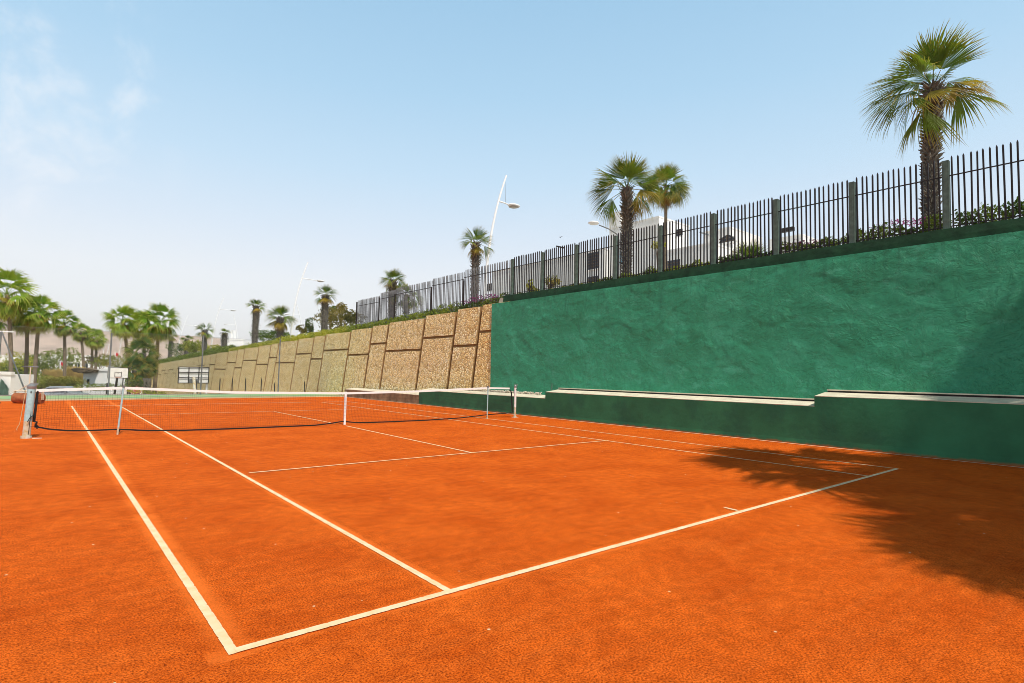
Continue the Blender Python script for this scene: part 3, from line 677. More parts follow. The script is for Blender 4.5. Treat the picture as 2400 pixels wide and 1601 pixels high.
# the big palm at the right
def J(ang, toward, k):
    """frond direction as seen in the photo: ang from 0 = right through 90 = up; toward > 0 leans away from the camera"""
    fh = Vector((fw.x, fw.y, 0)).normalized(); d = (r0*math.cos(R_(ang))+Vector((0, 0, 1))*math.sin(R_(ang)))*math.cos(toward)+fh*math.sin(toward)
    return math.atan2(d.y, d.x), math.asin(max(-1, min(1, d.z))), k
plan1 = [J(88, .0, 'y'), J(50, .0, 'y'), J(130, .0, 'y'), J(95, -.8, 'y'), J(112, -.5, 'm'), J(70, .7, 'y'), J(112, .8, 'm'), J(163, .1, 'm'), J(150, -.5, 'm'), J(190, .05, 'm'), J(206, -.05, 'o'),
         J(236, -.2, 'o'), J(215, -.65, 'Y'), J(24, .1, 'm'), J(14, -.25, 'Y'), J(0, .15, 'o'), J(172, .7, 'o'), J(30, .8, 'm'), J(8, .1, 'Y'), J(-72, -.1, 'D')]
def on_row(px, py, X, z=None):
    q = gx(px, py, X); return Vector((q.x, q.y, zt(q.y)-.05 if z is None else z))
def height_at(px, py, q):     # height above q that shows at photo row py
    d = (q-CAM).dot(fw); return dep(px, py, d).z-q.z
q = on_row(2182, 540, 16.2); H = height_at(2188, 192, q)
palm(q, H, .145, plan1, 1, 'big shaggy palm towering above the fence at the right of the photo', .84, 560, lean=(.0, -.12))
q = on_row(1468, 655, 16.6); H = height_at(1462, 436, q)
plan2 = [J(74, .0, 'y'), J(101, .05, 'y'), J(112, -.25, 'y'), J(62, -.1, 'y'), J(90, -.5, 'y'), J(48, .1, 'm'), J(33, 0, 'm'), J(138, .1, 'm'), J(86, -.8, 'm'), J(70, .6, 'm'), J(150, -.4, 'm'), J(118, .6, 'm'), J(178, .05, 'm'), J(168, -.3, 'm'),
         J(8, .2, 'm'), J(16, -.5, 'm'), J(217, 0, 'o'), J(200, .6, 'o'), J(-5, .7, 'o'), J(-10, -.7, 'Y'), J(-34, .05, 'Y'), J(-52, -.15, 'Y'), J(-66, .1, 'D')]
palm(q, H, .155, plan2, 2, 'palm with a thick shaggy trunk left of the slender palm, behind the fence', .86, 420)
d = 41; q = dep(1560, 640, d); q.z = zt(q.y)+.6; H = height_at(1560, 428, q)
palm(q, H, .14, plan_std(33, 8, 15, 14, 3, 6), 3, 'slender smooth trunked palm with a brownish crown in front of the white house', 1.0, smooth=True, group='palms along the terrace')
q = on_row(1112, 715, 16.0); H = height_at(1127, 566, q)
palm(q, H, .17, plan_std(44, 4, 5, 3, 2, 1), 4, 'shaggy palm behind the stepped fence, just left of the end of the green wall', .56, 200)
q = on_row(918, 752, 16.2); H = height_at(918, 655, q)
palm(q, H, .2, plan_std(45, 5, 6, 3, 2, 1), 5, 'short palm behind the far left end of the stepped fence', .54, 180)
q = on_row(952, 752, 16.9); H = height_at(952, 690, q)
palm(q, H, .16, plan_std(46, 2, 5, 6, 1, 4), 6, 'small ragged palm seen through the bars right of the short fence-end palm', .6, 110)
q = on_row(760, 770, 16.3); H = height_at(757, 690, q)
palm(q, H, .23, plan_std(47, 3, 6, 2, 3, 1), 7, 'palm on the pebble wall between the tall lamp and the fence end', .64, 150)
q = on_row(656, 790, 16.2); H = height_at(656, 744, q)
palm(q, H, .28, plan_std(48, 5, 8, 2, 4, 1), 8, 'squat wide palm with orange lower fronds just left of the tall lamp', .86, 110)
q = on_row(597, 800, 16.4); H = height_at(600, 716, q)
palm(q, H, .28, plan_std(49, 4, 5, 2, 2, 3), 9, 'tall shaggy palm left of the squat wide palm on the pebble wall', .62, 170)
for px, yb, yc, lab, pl in ((525, 815, 780, 'narrow upright palm tuft between two lamps on the pebble wall', (4, 2, 0, 0, 4)), (478, 825, 773, 'palm with flat spreading fronds just left of the second lamp', (3, 6, 4, 2, 3)),
                        (436, 840, 795, 'small palm with a flat topped crown right of the chunky one on the far wall', (2, 6, 3, 1, 3)), (398, 845, 788, 'chunky short palm at the far low end of the pebble wall', (4, 5, 3, 2, 4))):
    q = on_row(px, yb, 16.4); H = max(1.5, height_at(px, yc, q))
    palm(q, H, .3, plan_std(px, *pl), px, lab, {525: .45, 478: .8, 436: .62, 398: .72}[px], 100)
# bigger, denser crowns of the far group of palms: one crown mesh per palm
def crown_mesh(seed, n=30, R=1.2, pet=1.3, nseg=18, m='frond_bright', lo=-42, hi=86):
    rnd = random.Random(seed); g = MB(); a = 0
    for i in range(n):
        f = i/n; el = R_(hi+(lo-hi)*f**.9+rnd.uniform(-8, 8)); a += 2.399
        dr = .15+.45*f
        lf_ = fan_leaf(seed*100+i, R*rnd.uniform(.75, 1.1), nseg, pet*rnd.uniform(.7, 1.15), dr, .2+.6*f, 1.55, .3+.4*f, .05+.4*f, 1.1)
        M = rotm(a+rnd.uniform(-.3, .3), el, rnd.uniform(-.4, .4)); g.add([M@Vector(v) for v in lf_.v], lf_.f, lf_.uv)
    return g.mesh('crown', m)
CR = [crown_mesh(i) for i in (1, 2, 3)]
CD = [crown_mesh(9+i, 7, 1.15, 1.05, 15, 'frond_old', -62, -30) for i in range(2)]
CL_ = [crown_mesh(20+i, 26, 1.2, 1.2, 16, 'frond', -25, 86) for i in range(2)]
CX = [crown_mesh(14+i, 6, 1.1, 1.1, 13, 'frond_dead', -85, -60) for i in range(2)]
def far_palm(px, ytop, yc, xb, t, R, label, i, seed, old=True):
    c = dep(px, yc, t); b = dep(xb, 925, t); b.z = LOW
    e = empty('fan_palm', b, label, 'palm', 'tall palms beyond the far end of the court')
    g, ax = smooth_trunk(c.z-LOW, .2, seed, (c.x-b.x, c.y-b.y)); g.build('trunk', 'trunk_smooth', e)
    h = c-b; s = R/2.45; rz = seed*1.3
    link('crown', CR[i % 3], e, h, (0, 0, rz), s)
    if old: link('yellow_fronds', CD[i % 2], e, h, (0, 0, rz+1), s)
    link('dead_fronds', CX[i % 2], e, h, (0, 0, rz+2), s)
for i, a in enumerate((
    (16, 622, 690, 24, 56, 2.75, 'tallest palm at the left edge of the photo'),
    (64, 676, 738, 58, 60, 2.1, 'palm partly hidden between the tallest palm and the leaning one'),
    (92, 690, 735, 78, 58, 2.15, 'leaning palm with bright yellow lower fronds, third from the left edge'),
    (150, 718, 757, 149, 70, 1.85, 'straight thin palm standing right of the leaning palm'),
    (189, 745, 778, 194, 82, 1.6, 'smaller thin palm left of the twin trunk pair'),
    (216, 752, 790, 212, 88, 1.6, 'left palm of the twin trunk pair'),
    (226, 757, 795, 221, 86, 1.65, 'right palm of the twin trunk pair, its crown hanging lower'),
    (287, 712, 752, 302, 63, 2.1, 'palm rising behind the white backboard, left palm of the dense trio'),
    (338, 712, 762, 336, 66, 2.1, 'middle palm of the dense trio, mostly behind its neighbours'),
    (373, 718, 755, 362, 60, 2.15, 'right palm of the dense trio, its trunk in front of the pebble wall'),
    (-40, 660, 745, -36, 58, 2.6, 'palm cut off by the left edge of the photo'))):
    px, yt, yc, xb, t, R, lab = a; far_palm(px, yt, yc, xb, t, R, lab, i, i+1)
# palms behind the baseline, outside the picture, whose shadow falls across the near right corner
for i, (x, y, h, R) in enumerate(((9.1, -8.6, 13.4, 3.0), (6.7, -12.4, 12.4, 3.2), (12.1, -10.2, 13.4, 2.5), (10.0, -12.3, 13.0, 3.0), (8.4, -10.4, 12.2, 2.6), (11.6, -13.5, 13.5, 3.2), (6.7, -10.9, 12.6, 2.6), (5.7, -13.2, 12.8, 2.5), (9.3, -11.4, 13.2, 2.9), (7.8, -15.5, 13.0, 3.4), (10.7, -10.4, 12.9, 2.7), (5.0, -11.5, 12.0, 2.2))):
    e = empty('fan_palm', (x, y, -.02), 'palm behind the near baseline whose shadow darkens the right corner of the clay', 'palm', 'palms behind the near baseline')
    g, ax = smooth_trunk(h, .22, i+40); g.build('trunk', 'trunk_smooth', e)
    link('crown', CR[i % 3], e, (0, 0, h), (0, 0, i*1.7), R/2.45); link('yellow_fronds', CD[i % 2], e, (0, 0, h), (0, 0, i), R/2.45)
# ------------------------------------------------------------------ leafy things
def leaf_quads(g, rnd, c, s):
    d = Vector((rnd.gauss(0, 1), rnd.gauss(0, 1), rnd.gauss(0, .8))).normalized(); a = d.orthogonal().normalized(); a.rotate(Matrix.Rotation(rnd.uniform(0, 6.3), 3, d)); b = d.cross(a)
    L = s*rnd.uniform(.7, 1.3); w = L*.45
    g.add([c-a*L*.5, c+b*w*.5+d*w*.12, c+a*L*.5, c-b*w*.5+d*w*.12], [(0, 1, 2), (0, 2, 3)])
def blob(g, rnd, c, r, n, s, shell=.55):
    for _ in range(n):
        v = Vector((rnd.gauss(0, 1), rnd.gauss(0, 1), rnd.gauss(0, 1))).normalized(); k = rnd.uniform(shell, 1)**.6
        k *= 1+.28*noise.noise(v*2.3+Vector(c)*.7)
        leaf_quads(g, rnd, Vector((c[0]+v.x*r[0]*k, c[1]+v.y*r[1]*k, c[2]+v.z*r[2]*k)), s)
def strip_hedge(name, x0, x1, ya, yb, hf, dens, s, m, label, cat='hedge', zf=None):
    """foliage standing along the terrace edge between ya and yb"""
    rnd = random.Random(name+label); e = empty(name, ((x0+x1)/2, ya, zt(ya)), label, cat); g = MB(); Y = ya
    n = int(abs(yb-ya)*dens)
    for _ in range(n):
        Y = rnd.uniform(ya, yb); h = hf(Y)*(.75+.5*noise.noise(Vector((5, Y*1.7, 0)))+.25*noise.noise(Vector((2, Y*5, 0))))
        f = rnd.random()**.7; X = rnd.uniform(x0, x1)
        z = (zf(Y) if zf else zt(Y))+h*f*(1-.35*abs((X-(x0+x1)/2)/(x1-x0)*2)**2)
        leaf_quads(g, rnd, Vector((X+rnd.uniform(-.04, .04), Y, z)), s*rnd.uniform(.7, 1.3))
    rel(g.build('foliage', m, e), e); return e, rnd
def flowers(e, rnd, spots, m, s=.06, n=90, name='flowers'):
    # one mass of small blossoms nobody could count
    g = MB()
    for c, r in spots:
        for _ in range(n):
            leaf_quads(g, rnd, Vector(c)+Vector((rnd.uniform(-1, 1)*r[0], rnd.uniform(-1, 1)*r[1], rnd.uniform(-1, 1)*r[2])), s)
    o = rel(g.build(name, m, e), e); o['kind'] = 'stuff'
strip_hedge('hedge', 15.02, 15.6, -6, .0, lambda Y: .82, 1100, .09, 'hedge', 'dense green hedge behind the last bars at the right edge')
e, rn = strip_hedge('bougainvillea_hedge', 15.0, 15.45, .1, 2.05, lambda Y: .66, 1000, .085, 'hedge', 'bougainvillea hedge with magenta flowers at the foot of the big right palm')
flowers(e, rn, [((15.3, random.uniform(.3, 1.7), 5.0+random.uniform(.35, .55)), (.2, .14, .06)) for _ in range(7)], 'magenta', .06, 34)
e, rn = strip_hedge('bougainvillea_hedge', 15.0, 15.45, 2.1, 4.0, lambda Y: .58, 950, .085, 'hedge', 'bougainvillea hedge with purple flowers, one bay left of the big right palm')
flowers(e, rn, [((15.3, random.uniform(2.9, 3.9), 5.0+random.uniform(.3, .48)), (.2, .14, .06)) for _ in range(7)], 'magenta', .06, 34)
strip_hedge('hedge', 15.0, 15.45, 4.15, 5.95, lambda Y: .48, 900, .085, 'hedge', 'low olive hedge in the bay in front of the arched window')
strip_hedge('hedge', 15.0, 15.45, 6.1, 10.9, lambda Y: .42, 750, .085, 'hedge_yellow', 'low yellow green ground hedge around the foot of the middle palms')
strip_hedge('hedge', 15.0, 15.4, 11.0, 15.6, lambda Y: .26, 480, .085, 'hedge_yellow', 'very low sparse greenery along the kerb near the end of the green wall')
e, rn = strip_hedge('bougainvillea_hedge', 14.72, 15.5, 16.2, 20.2, lambda Y: .5, 700, .1, 'bush_dark', 'dark bougainvillea with magenta flowers topping the end of the pebble wall')
flowers(e, rn, [((14.95, random.uniform(16.8, 19.6), 4.8+random.uniform(.15, .42)), (.15, .25, .1)) for _ in range(12)], 'magenta', .08, 40)
strip_hedge('hedge', 14.62, 15.5, 20.2, 33, lambda Y: .62, 520, .12, 'hedge', 'leafy hedge along the foot of the tall stepped fence')
strip_hedge('hedge', 14.5, 15.7, 33, 64, lambda Y: .75, 330, .17, 'hedge_yellow', 'trimmed trailing hedge on the middle stretch of the pebble wall', zf=lambda Y: ztop(Y)-.05)
strip_hedge('hedge', 14.4, 15.9, 64, 124, lambda Y: 1.15, 190, .27, 'hedge', 'trimmed trailing hedge on the far low end of the pebble wall', zf=lambda Y: ztop(Y)-.1)
def bush(name, px, py, t, r, n, s, m, label, cat='bush', lumps=5, stem=True, zb=None):
    """py is the photo row of its middle; r its half sizes in metres"""
    c = dep(px, py, t); rnd = random.Random(label); zg = (zt(c.y) if c.x > 14.7 else LOW) if zb is None else zb
    e = empty(name, (c.x, c.y, zg), label, cat); g = MB()
    for k in range(lumps):
        o = Vector((rnd.uniform(-.6, .6)*r[0], rnd.uniform(-.6, .6)*r[1], rnd.uniform(-.55, .55)*r[2])) if k else Vector((0, 0, 0))
        f = rnd.uniform(.4, .65) if k else .8
        blob(g, rnd, c+o, (r[0]*f, r[1]*f, r[2]*f), n//lumps, s)
    rel(g.build('foliage', m, e), e)
    if stem:
        h = MB(); h.tube([(c.x, c.y, zg-.1), (c.x+.05, c.y, (zg+c.z)/2), (c.x, c.y, c.z)], [.09, .07, .03], 7)
        for k in range(4):
            a = k*1.7; h.tube([(c.x, c.y, (zg+c.z)/2), (c.x+math.cos(a)*r[0]*.5, c.y+math.sin(a)*r[1]*.5, c.z+r[2]*.3)], [.05, .015], 5)
        rel(h.build('stem', 'bark', e), e)
    return e
# shrubs by the white house
bush('shrub', 1290, 655, 27, (.55, .5, .33), 230, .15, 'hedge_rust', 'small orange tinged shrub seen through the bars near the end of the green wall')
bush('shrub', 1242, 670, 26, (.22, .22, .35), 140, .18, 'hedge_yellow', 'narrow spiky yellow green plant beside the second fence post', lumps=3)
q = dep(1757, 625, 24); q.z = zt(q.y)
palm(Vector((q.x, q.y, q.z)), 1.5, .1, plan_std(91, 5, 9, 3, 0, 0), 91, 'young small fan palm in the bay of the arched window', .68, 30, group='palms along the terrace')
bush('shrub', 1545, 572, 37, (.8, .5, .32), 150, .2, 'hedge_yellow', 'yellow shrub on a thin stem in front of the white house', lumps=3)
# trees on the pebble wall
bush('tree', 800, 745, 52, (2.3, 1.6, 1.05), 2200, .2, 'bush_brown', 'spreading olive brown tree left of the stepped fence', 'tree', 8)
bush('tree', 800, 722, 55, (.55, .55, .75), 600, .2, 'bush_brown', 'narrow dark tree top rising behind the olive brown tree', 'tree', 4)
bush('tree', 775, 735, 58, (.6, .6, .9), 500, .2, 'bush_dark', 'small dark conifer beside the palm left of the stepped fence', 'tree', 4)
bush('tree', 825, 740, 50, (.9, .8, .75), 700, .2, 'bush_brown', 'bushy brown tree next to the last fence post', 'tree', 5)
bush('tree', 727, 762, 62, (.55, .55, 1.1), 700, .2, 'bush_dark', 'dark upright tree just right of the tall lamp pole', 'tree', 4)
bush('shrub', 708, 770, 60, (.7, .5, .55), 400, .2, 'bush_brown', 'spiky grey green shrub at the foot of the tall lamp', 'bush', 3)
bush('tree', 630, 787, 66, (2.6, 1.4, .85), 1800, .22, 'hedge', 'rounded bright green shrub mass behind the squat wide palm', 'bush', 7)
bush('tree', 458, 812, 84, (2.0, 1.2, 1.4), 1000, .3, 'hedge_yellow', 'pale green bush between the small palms of the far wall', 'bush', 6)
bush('tree', 425, 822, 95, (2.6, 1.2, 1.4), 1000, .33, 'hedge', 'green bush behind the chunky short palm', 'bush', 6)
bush('tree', 500, 818, 78, (1.0, .9, .7), 500, .25, 'hedge_yellow', 'small bush at the foot of the second lamp', 'bush', 4)
# low growth at the far left
bush('hedge', 148, 898, 69, (2.9, 1.4, 1.0), 3600, .22, 'hedge_rust', 'rust and green hedge behind the silver car', 'hedge', 12, zb=LOW)
bush('hedge', 95, 897, 71, (2.6, 1.4, 1.3), 2200, .22, 'hedge_yellow', 'yellow green hedge just left of the silver car', 'hedge', 8, zb=LOW)
bush('hedge', 245, 907, 62, (3.0, .6, .45), 1400, .16, 'hedge_yellow', 'low bright green hedge in front of the white hut', 'hedge', 8, False)
bush('hedge', 345, 919, 45, (1.6, .4, .35), 600, .13, 'hedge_yellow', 'low green plants right of the white bollards', 'hedge', 5, False)
bush('tree', 68, 864, 80, (3.2, 2, 2.1), 2400, .3, 'bush_dark', 'dark green tree behind the roller handle', 'tree', 8)
bush('tree', 118, 852, 95, (4.3, 2, 2.9), 2600, .36, 'hedge', 'broad feathery grey green tree left of the red flag', 'tree', 9)
bush('tree', 20, 862, 75, (2.6, 2, 2.0), 1600, .3, 'hedge_yellow', 'yellow green tree at the left edge behind the leaning brace', 'tree', 7)
bush('tree', 33, 882, 66, (1.5, 1.2, 1.2), 1200, .25, 'bush_dark', 'dark bush right of the hut with the tarpaulin', 'bush', 6)
bush('bush', 235, 842, 92, (2.4, 1.4, 1.3), 900, .32, 'bush_brown', 'olive bush above the roof of the white hut', 'bush', 6)
bush('bush', 272, 848, 84, (3.0, 1.4, 1.2), 1000, .3, 'hedge_rust', 'brownish bush behind the white backboard', 'bush', 6)
bush('bush', 322, 914, 47, (.55, .4, .35), 260, .13, 'pink', 'pink flowering bush beside a white bollard', 'bush', 3, False)
bush('bush', 318, 900, 50, (.75, .6, .6), 500, .16, 'bush_dark', 'dark round bush at the foot of the bushy low palms', 'bush', 4)
# reeds
def reeds(px0, px1, py, t, h, label):
    rnd = random.Random(label); a = dep(px0, py, t); b = dep(px1, py, t); e = empty('reed_bed', ((a.x+b.x)/2, (a.y+b.y)/2, LOW), label, 'reeds'); g = MB()
    for _ in range(700):
        c = a.lerp(b, rnd.random()); c.y += rnd.uniform(-1, 1); z = a.z+rnd.uniform(-.35, .35)*h; w = .05
        l = Vector((rnd.gauss(0, .25), rnd.gauss(0, .2), 1)).normalized()*h*rnd.uniform(.4, .7)
        p0 = Vector((c.x, c.y, z-.5*h)); g.add([p0-rt*w, p0+rt*w, p0+l+rt*w*1.6, p0+l*1.25, p0+l-rt*w*1.6], [(0, 1, 2, 3, 4)])
    rel(g.build('stalks', 'reed', e), e)
reeds(105, 148, 880, 76, 1.6, 'golden reeds below the red flag'); reeds(158, 195, 874, 80, 1.7, 'golden reeds left of the white hut')
# bushy low palms beneath the dense trio
for px, yc, t, R, lab in ((336, 828, 57, 1.95, 'bushy low palm with a dark heart under the dense trio'), (318, 866, 54, 1.5, 'low green fan palm behind the white backboard edge'), (348, 862, 56, 1.25, 'low fan palm against the start of the pebble wall'),
                          (312, 895, 51, 1.0, 'small yellow fan palm right of the backboard')):
    c = dep(px, yc, t); e = empty('fan_palm', (c.x, c.y, LOW), lab, 'palm', 'low palms under the dense trio'); g, b, ax = rough_trunk(max(.6, c.z-LOW), .24, px, 60)
    tr = g.build('trunk', 'trunk_rough', e); b.build('leaf_bases', 'boot', tr)
    link('crown', CL_[px % 2] if R > 1.1 else CD[0], e, (0, 0, c.z-LOW), (0, 0, px), R/2.45); link('yellow_fronds', CD[px % 2], e, (0, 0, c.z-LOW), (0, 0, px+2), R/2.6)
for px in (340, 349):
    c = dep(px, 905, 53); e = empty('palm_stump', (c.x, c.y, LOW), 'dark bare palm trunk, %s of the pair under the dense trio' % ('left' if px == 340 else 'right'), 'palm trunk'); g, b, ax = rough_trunk(2.9, .16, px, 50)
    tr = g.build('trunk', 'trunk_rough', e); b.build('leaf_bases', 'boot', tr)
# ------------------------------------------------------------------ street lamps
def lamp(px, ybase, ytip, X, label, side=1, H=8.0, arm=1.6):
    tip = gx(px, ytip, X); zb = zt(tip.y)-.1
    e = empty('street_lamp', (tip.x-side*1.4, tip.y, zb), label, 'street lamp', 'white bent street lamps along the terrace road'); h = tip.z-zb; k = 14
    P_ = lambda f: Vector((side*(1.4*f**2.3), 0, h*f))
    MB().tube([P_(i/k) for i in range(k+1)], [.095-.045*i/k for i in range(k+1)], 10).build('pole', 'lamp_white', e)
    a = P_(.81); b = a+Vector((side*arm, 0, -.06))
    MB().tube([a, a.lerp(b, .5)+Vector((0, 0, .02)), b], [.05, .04, .03], 8).build('arm', 'lamp_white', e)
    if arm < 1: MB().tube([P_(.97), b-Vector((side*.35, 0, 0))], .012, 5).build('stay_rod', 'steel', e)
    hd = MB(); c = b+Vector((side*.28, 0, 0)); hd.sm = True; hd.ball(c+Vector((0, 0, .03)), (.42, .3, .1), 14, 8); hh = hd.build('lamp_head', 'lamp_white', e)
    MB().tube([c+Vector((0, 0, -.085)), c+Vector((0, 0, -.05))], [.2, .3], 14).build('lens', 'lamp_glass', hh)
lamp(1187, 600, 411, 19, 'tall street lamp rising behind the fence in the middle of the photo', arm=.85)
lamp(722, 785, 615, 19, 'tall bent street lamp between two palms on the pebble wall')
lamp(525, 820, 697, 19, 'smaller bent street lamp further along the wall, left of the shaggy palm')
lamp(440, 840, 740, 19, 'farthest bent lamp, only its arm clear of the dense trio of palms')
lamp(695, 790, 712, 29, 'distant lamp with its arm pointing left, behind the tall bent lamp', -1)
lamp(547, 810, 738, 29, 'faint far lamp with its arm pointing left above the white villa', -1)
def goose(px, y, t, label):
    c = dep(px, y, t); zb = zt(c.y); e = empty('street_lamp', (c.x, c.y, zb), label, 'street lamp'); h = c.z-zb
    l = -Vector((rt.x, rt.y, 0))
    MB().tube([(0, 0, 0), (0, 0, h-.5), Vector((0, 0, h-.15))+l*.12, Vector((0, 0, h+.15))+l*.6, Vector((0, 0, h+.36))+l*1.15], [.05, .045, .04, .035, .03], 8).build('pole', 'grey_metal', e)
    hd = MB(); hd.sm = True; hd.ball(Vector((0, 0, h+.47))+l*1.45, (.36, .3, .1), 12, 7); hd.build('lamp_head', 'lamp_white', e)
goose(1451, 543, 32, 'gooseneck lamp with a flat oval head behind the thick middle palm')
for px, y0, y1, lab in ((245, 862, 790, 'thin white mast left of the backboard'), (253, 862, 806, 'second thin white mast nearest the backboard'), (283, 858, 786, 'leaning white mast left of the dense trio')):
    a = dep(px-9, y0, 130); b = dep(px+3, y1, 130); e = empty('street_lamp', (a.x, a.y, LOW), lab, 'street lamp')
    rel(MB().tube([(a.x, a.y, LOW), a, b], .08, 6).build('pole', 'lamp_white', e), e); c = a.lerp(b, .75); rel(MB().tube([c, c+rt*1.2], .05, 6).build('arm', 'lamp_white', e), e)
# ------------------------------------------------------------------ white house behind the fence
wh = empty('white_house', (37, 26, 5), 'large white house of stacked cubes behind the fence', 'house')
def vol(x0, x1, y0, y1, z0, z1, par=1):
    g = MB().box(x0, x1, y0, y1, z0, z1)
    if par:
        w = .25
        for b in ((x0-.03, x1+.03, y0-.03, y0+w, z1-.002, z1+.12), (x0-.03, x0+w, y0+w, y1, z1-.004, z1+.12)): g.box(*b)
    rel(g.build('wall', 'white_wall', wh), wh)
vol(36.9, 41.2, 23.8, 29, 4.5, 14.5); vol(36.3, 40, 29.02, 45, 4.5, 12.6); vol(36.0, 44, 18.6, 23.78, 4.5, 11.3); vol(39.2, 44.3, 15.5, 18.58, 4.5, 11.8, 0) if False else None
vol(39.2, 44.2, 18.9, 21.2, 4.6, 13.1); vol(37.5, 46, 46, 62, 3.5, 9.4); vol(44.5, 47.5, 15.8, 18.4, 4.6, 12.9)
rel(MB().box(37.2, 37.9, 28.0, 29.3, 14.4, 16.0).build('chimney', 'white_wall', wh), wh)
def win(px, py0, py1, X, w, label=None, arch=False):
    a = gx(px, py0, X); b = gx(px, py1, X); z0, z1 = b.z, a.z; Y = a.y; x = X-.02
    g = MB()
    if arch:
        n = 10; r = w/2; zz = z1-r; vs = [(x, Y-r, z0), (x, Y+r, z0)]+[(x, Y+r*math.cos(math.pi*i/n), zz+r*math.sin(math.pi*i/n)) for i in range(n+1)]
        vs2 = [(X+.1, q[1], q[2]) for q in vs]; m_ = len(vs); g.add(vs+vs2, [tuple(reversed(range(m_)))]+[(i, (i+1) % m_, m_+(i+1) % m_, m_+i) for i in range(m_)])
    else: g.box(x, X+.1, Y-w/2, Y+w/2, z0, z1)
    o = rel(g.build('window', 'glass_dark', wh), wh); f = MB()
    for k in range(1, 6 if z1-z0 > 1 else 3): z = z0+(z1-z0)*k/(6 if z1-z0 > 1 else 3); f.box(x-.03, x-.004, Y-w/2, Y+w/2, z-.03, z+.03)
    f.box(x-.035, x-.006, Y-.03, Y+.03, z0, z1); f2 = f.build('lattice', 'frame_brown', o)
    if not arch: rel(MB().box(X-.09, X+.01, Y-w/2-.1, Y+w/2+.1, z0-.1, z0-.01).build('sill', 'white_wall', wh), wh)
win(1390, 592, 631, 36.3, 1.3); win(1390, 648, 664, 36.3, 1.3); win(1577, 610, 630, 36.0, 1.3); win(1592, 537, 553, 36.9, .5); win(1704, 551, 573, 39.2, 1.3, arch=True)
win(1147, 665, 682, 37.5, 2.0); win(1178, 662, 677, 37.5, 1.2)
q = gx(1704, 580, 39.2); g = MB()
for k in range(7): g.box(39.0, 39.08, q.y-.75+k*.25-.06, q.y-.75+k*.25+.06, q.z-.35, q.z+.25)
g.box(38.95, 39.15, q.y-.95, q.y+.95, q.z+.25, q.z+.36); g.box(38.9, 39.2, q.y-.95, q.y+.95, q.z-.45, q.z-.35); rel(g.build('balustrade', 'white_wall', wh), wh)
q = gx(1836, 542, 44.5); rel(MB().box(44.1, 44.5, q.y-.9, q.y+.6, q.z-.15, q.z+.15).build('beam', 'dark_metal', wh), wh)
q = gx(1322, 581, 36.3); rel(MB().tube([(35.3, q.y, q.z), (36.3, q.y, q.z)], .07, 6).build('spout', 'dark_metal', wh), wh)
q = gx(1655, 549, 36.0); rel(MB().tube([(35.2, q.y, q.z), (36.3, q.y, q.z)], .06, 6).build('spout', 'steel', wh), wh)
q = gx(1453, 607, 36.3); rel(MB().box(36.12, 36.2, q.y-.4, q.y+.4, q.z-.5, q.z+.55).build('sign', 'sign_blue', wh), wh)
# villas and the long white buildings far off
def house(px0, px1, ytop, t, dpt, zb, label, wins=0, name='white_villa', dome=False):
    a = dep(px0, ytop, t); b = dep(px1, ytop, t); d = (b-a); d.z = 0; L = d.length; ang = math.atan2(d.y, d.x)
    e = empty(name, (a.x, a.y, zb), label, 'building', None, ang); h = a.z-zb
    g = MB(); g.box(0, L, 0, dpt, 0, h); g.box(-.1, L+.1, -.1, .3, h-.02, h+.25); g.build('wall', 'white_wall', e)
    for k in range(wins):
        x = L*(k+.5)/wins; o = MB().box(x-.8, x+.8, -.04, .05, h*.3, h*.68).build('window', 'glass_dark', e); MB().box(x-.04, x+.04, -.07, -.05, h*.3, h*.68).build('frame', 'white_paint', o)
    return e, h, L
house(0, 115, 834, 165, 10, LOW, 'long low white building at the left behind the trees', 6)
house(122, 210, 833, 172, 10, LOW, 'long low white building behind the red flag', 5)
house(212, 335, 838, 180, 10, LOW, 'long low white building behind the white hut and the backboard', 5)
e, h, L = house(518, 572, 796, 118, 8, 1.5, 'small white villa with a roof turret beyond the pebble wall', 2)
MB().box(L*.32, L*.42, 1, 2.2, h, h+2.1).build('turret', 'white_wall', e)
house(375, 432, 848, 112, 8, -.5, 'low white building at the far end of the trailing hedge', 1)
# white hut
e, h, L = house(196, 252, 869, 74, 4, LOW, 'white hut with a ragged thatched eave left of the backboard', 0, 'white_hut')
g = MB().box(L*.72, L*1.75, .6, 5, 0, h+.55); g.build('annex', 'white_wall', e)
rnd = random.Random(4); g = MB()
for k in range(26):
    x = rnd.uniform(-.6, L*.55); M = Matrix.Translation((x, -.5, h+rnd.uniform(-.1, .25)))@Matrix.Rotation(rnd.uniform(-.3, .5), 4, 'Y')@Matrix.Rotation(rnd.uniform(-.3, .3), 4, 'Z'); g.box(-.5, .5, -.4, .6, -.04, .04, M)
g.build('thatch_eave', 'thatch', e); MB().box(.55, .85, -.04, .1, h*.5, h*.68).build('window', 'glass_dark', e)
e, h, L = house(-16, 26, 877, 52, 2.5, LOW, 'white hut with green tarpaulin at the left edge', 0, 'white_hut')
vs = []
for i in range(13):
    for j in range(9): vs.append((L*.58+.7*i/12*1.1-.25*(1-j/8)*0, -.25-.06*math.sin(i*1.3)-.2*(1-j/8), .1+2.6*j/8*(1-.03*i)))
g = MB().add(vs, [(i*9+j, i*9+9+j, i*9+10+j, i*9+j+1) for i in range(12) for j in range(8)]); g.add([(v[0], v[1]+.05, v[2]) for v in vs], [(i*9+j+1, i*9+10+j, i*9+9+j, i*9+j) for i in range(12) for j in range(8)]); g.build('tarpaulin', 'tarp', e)
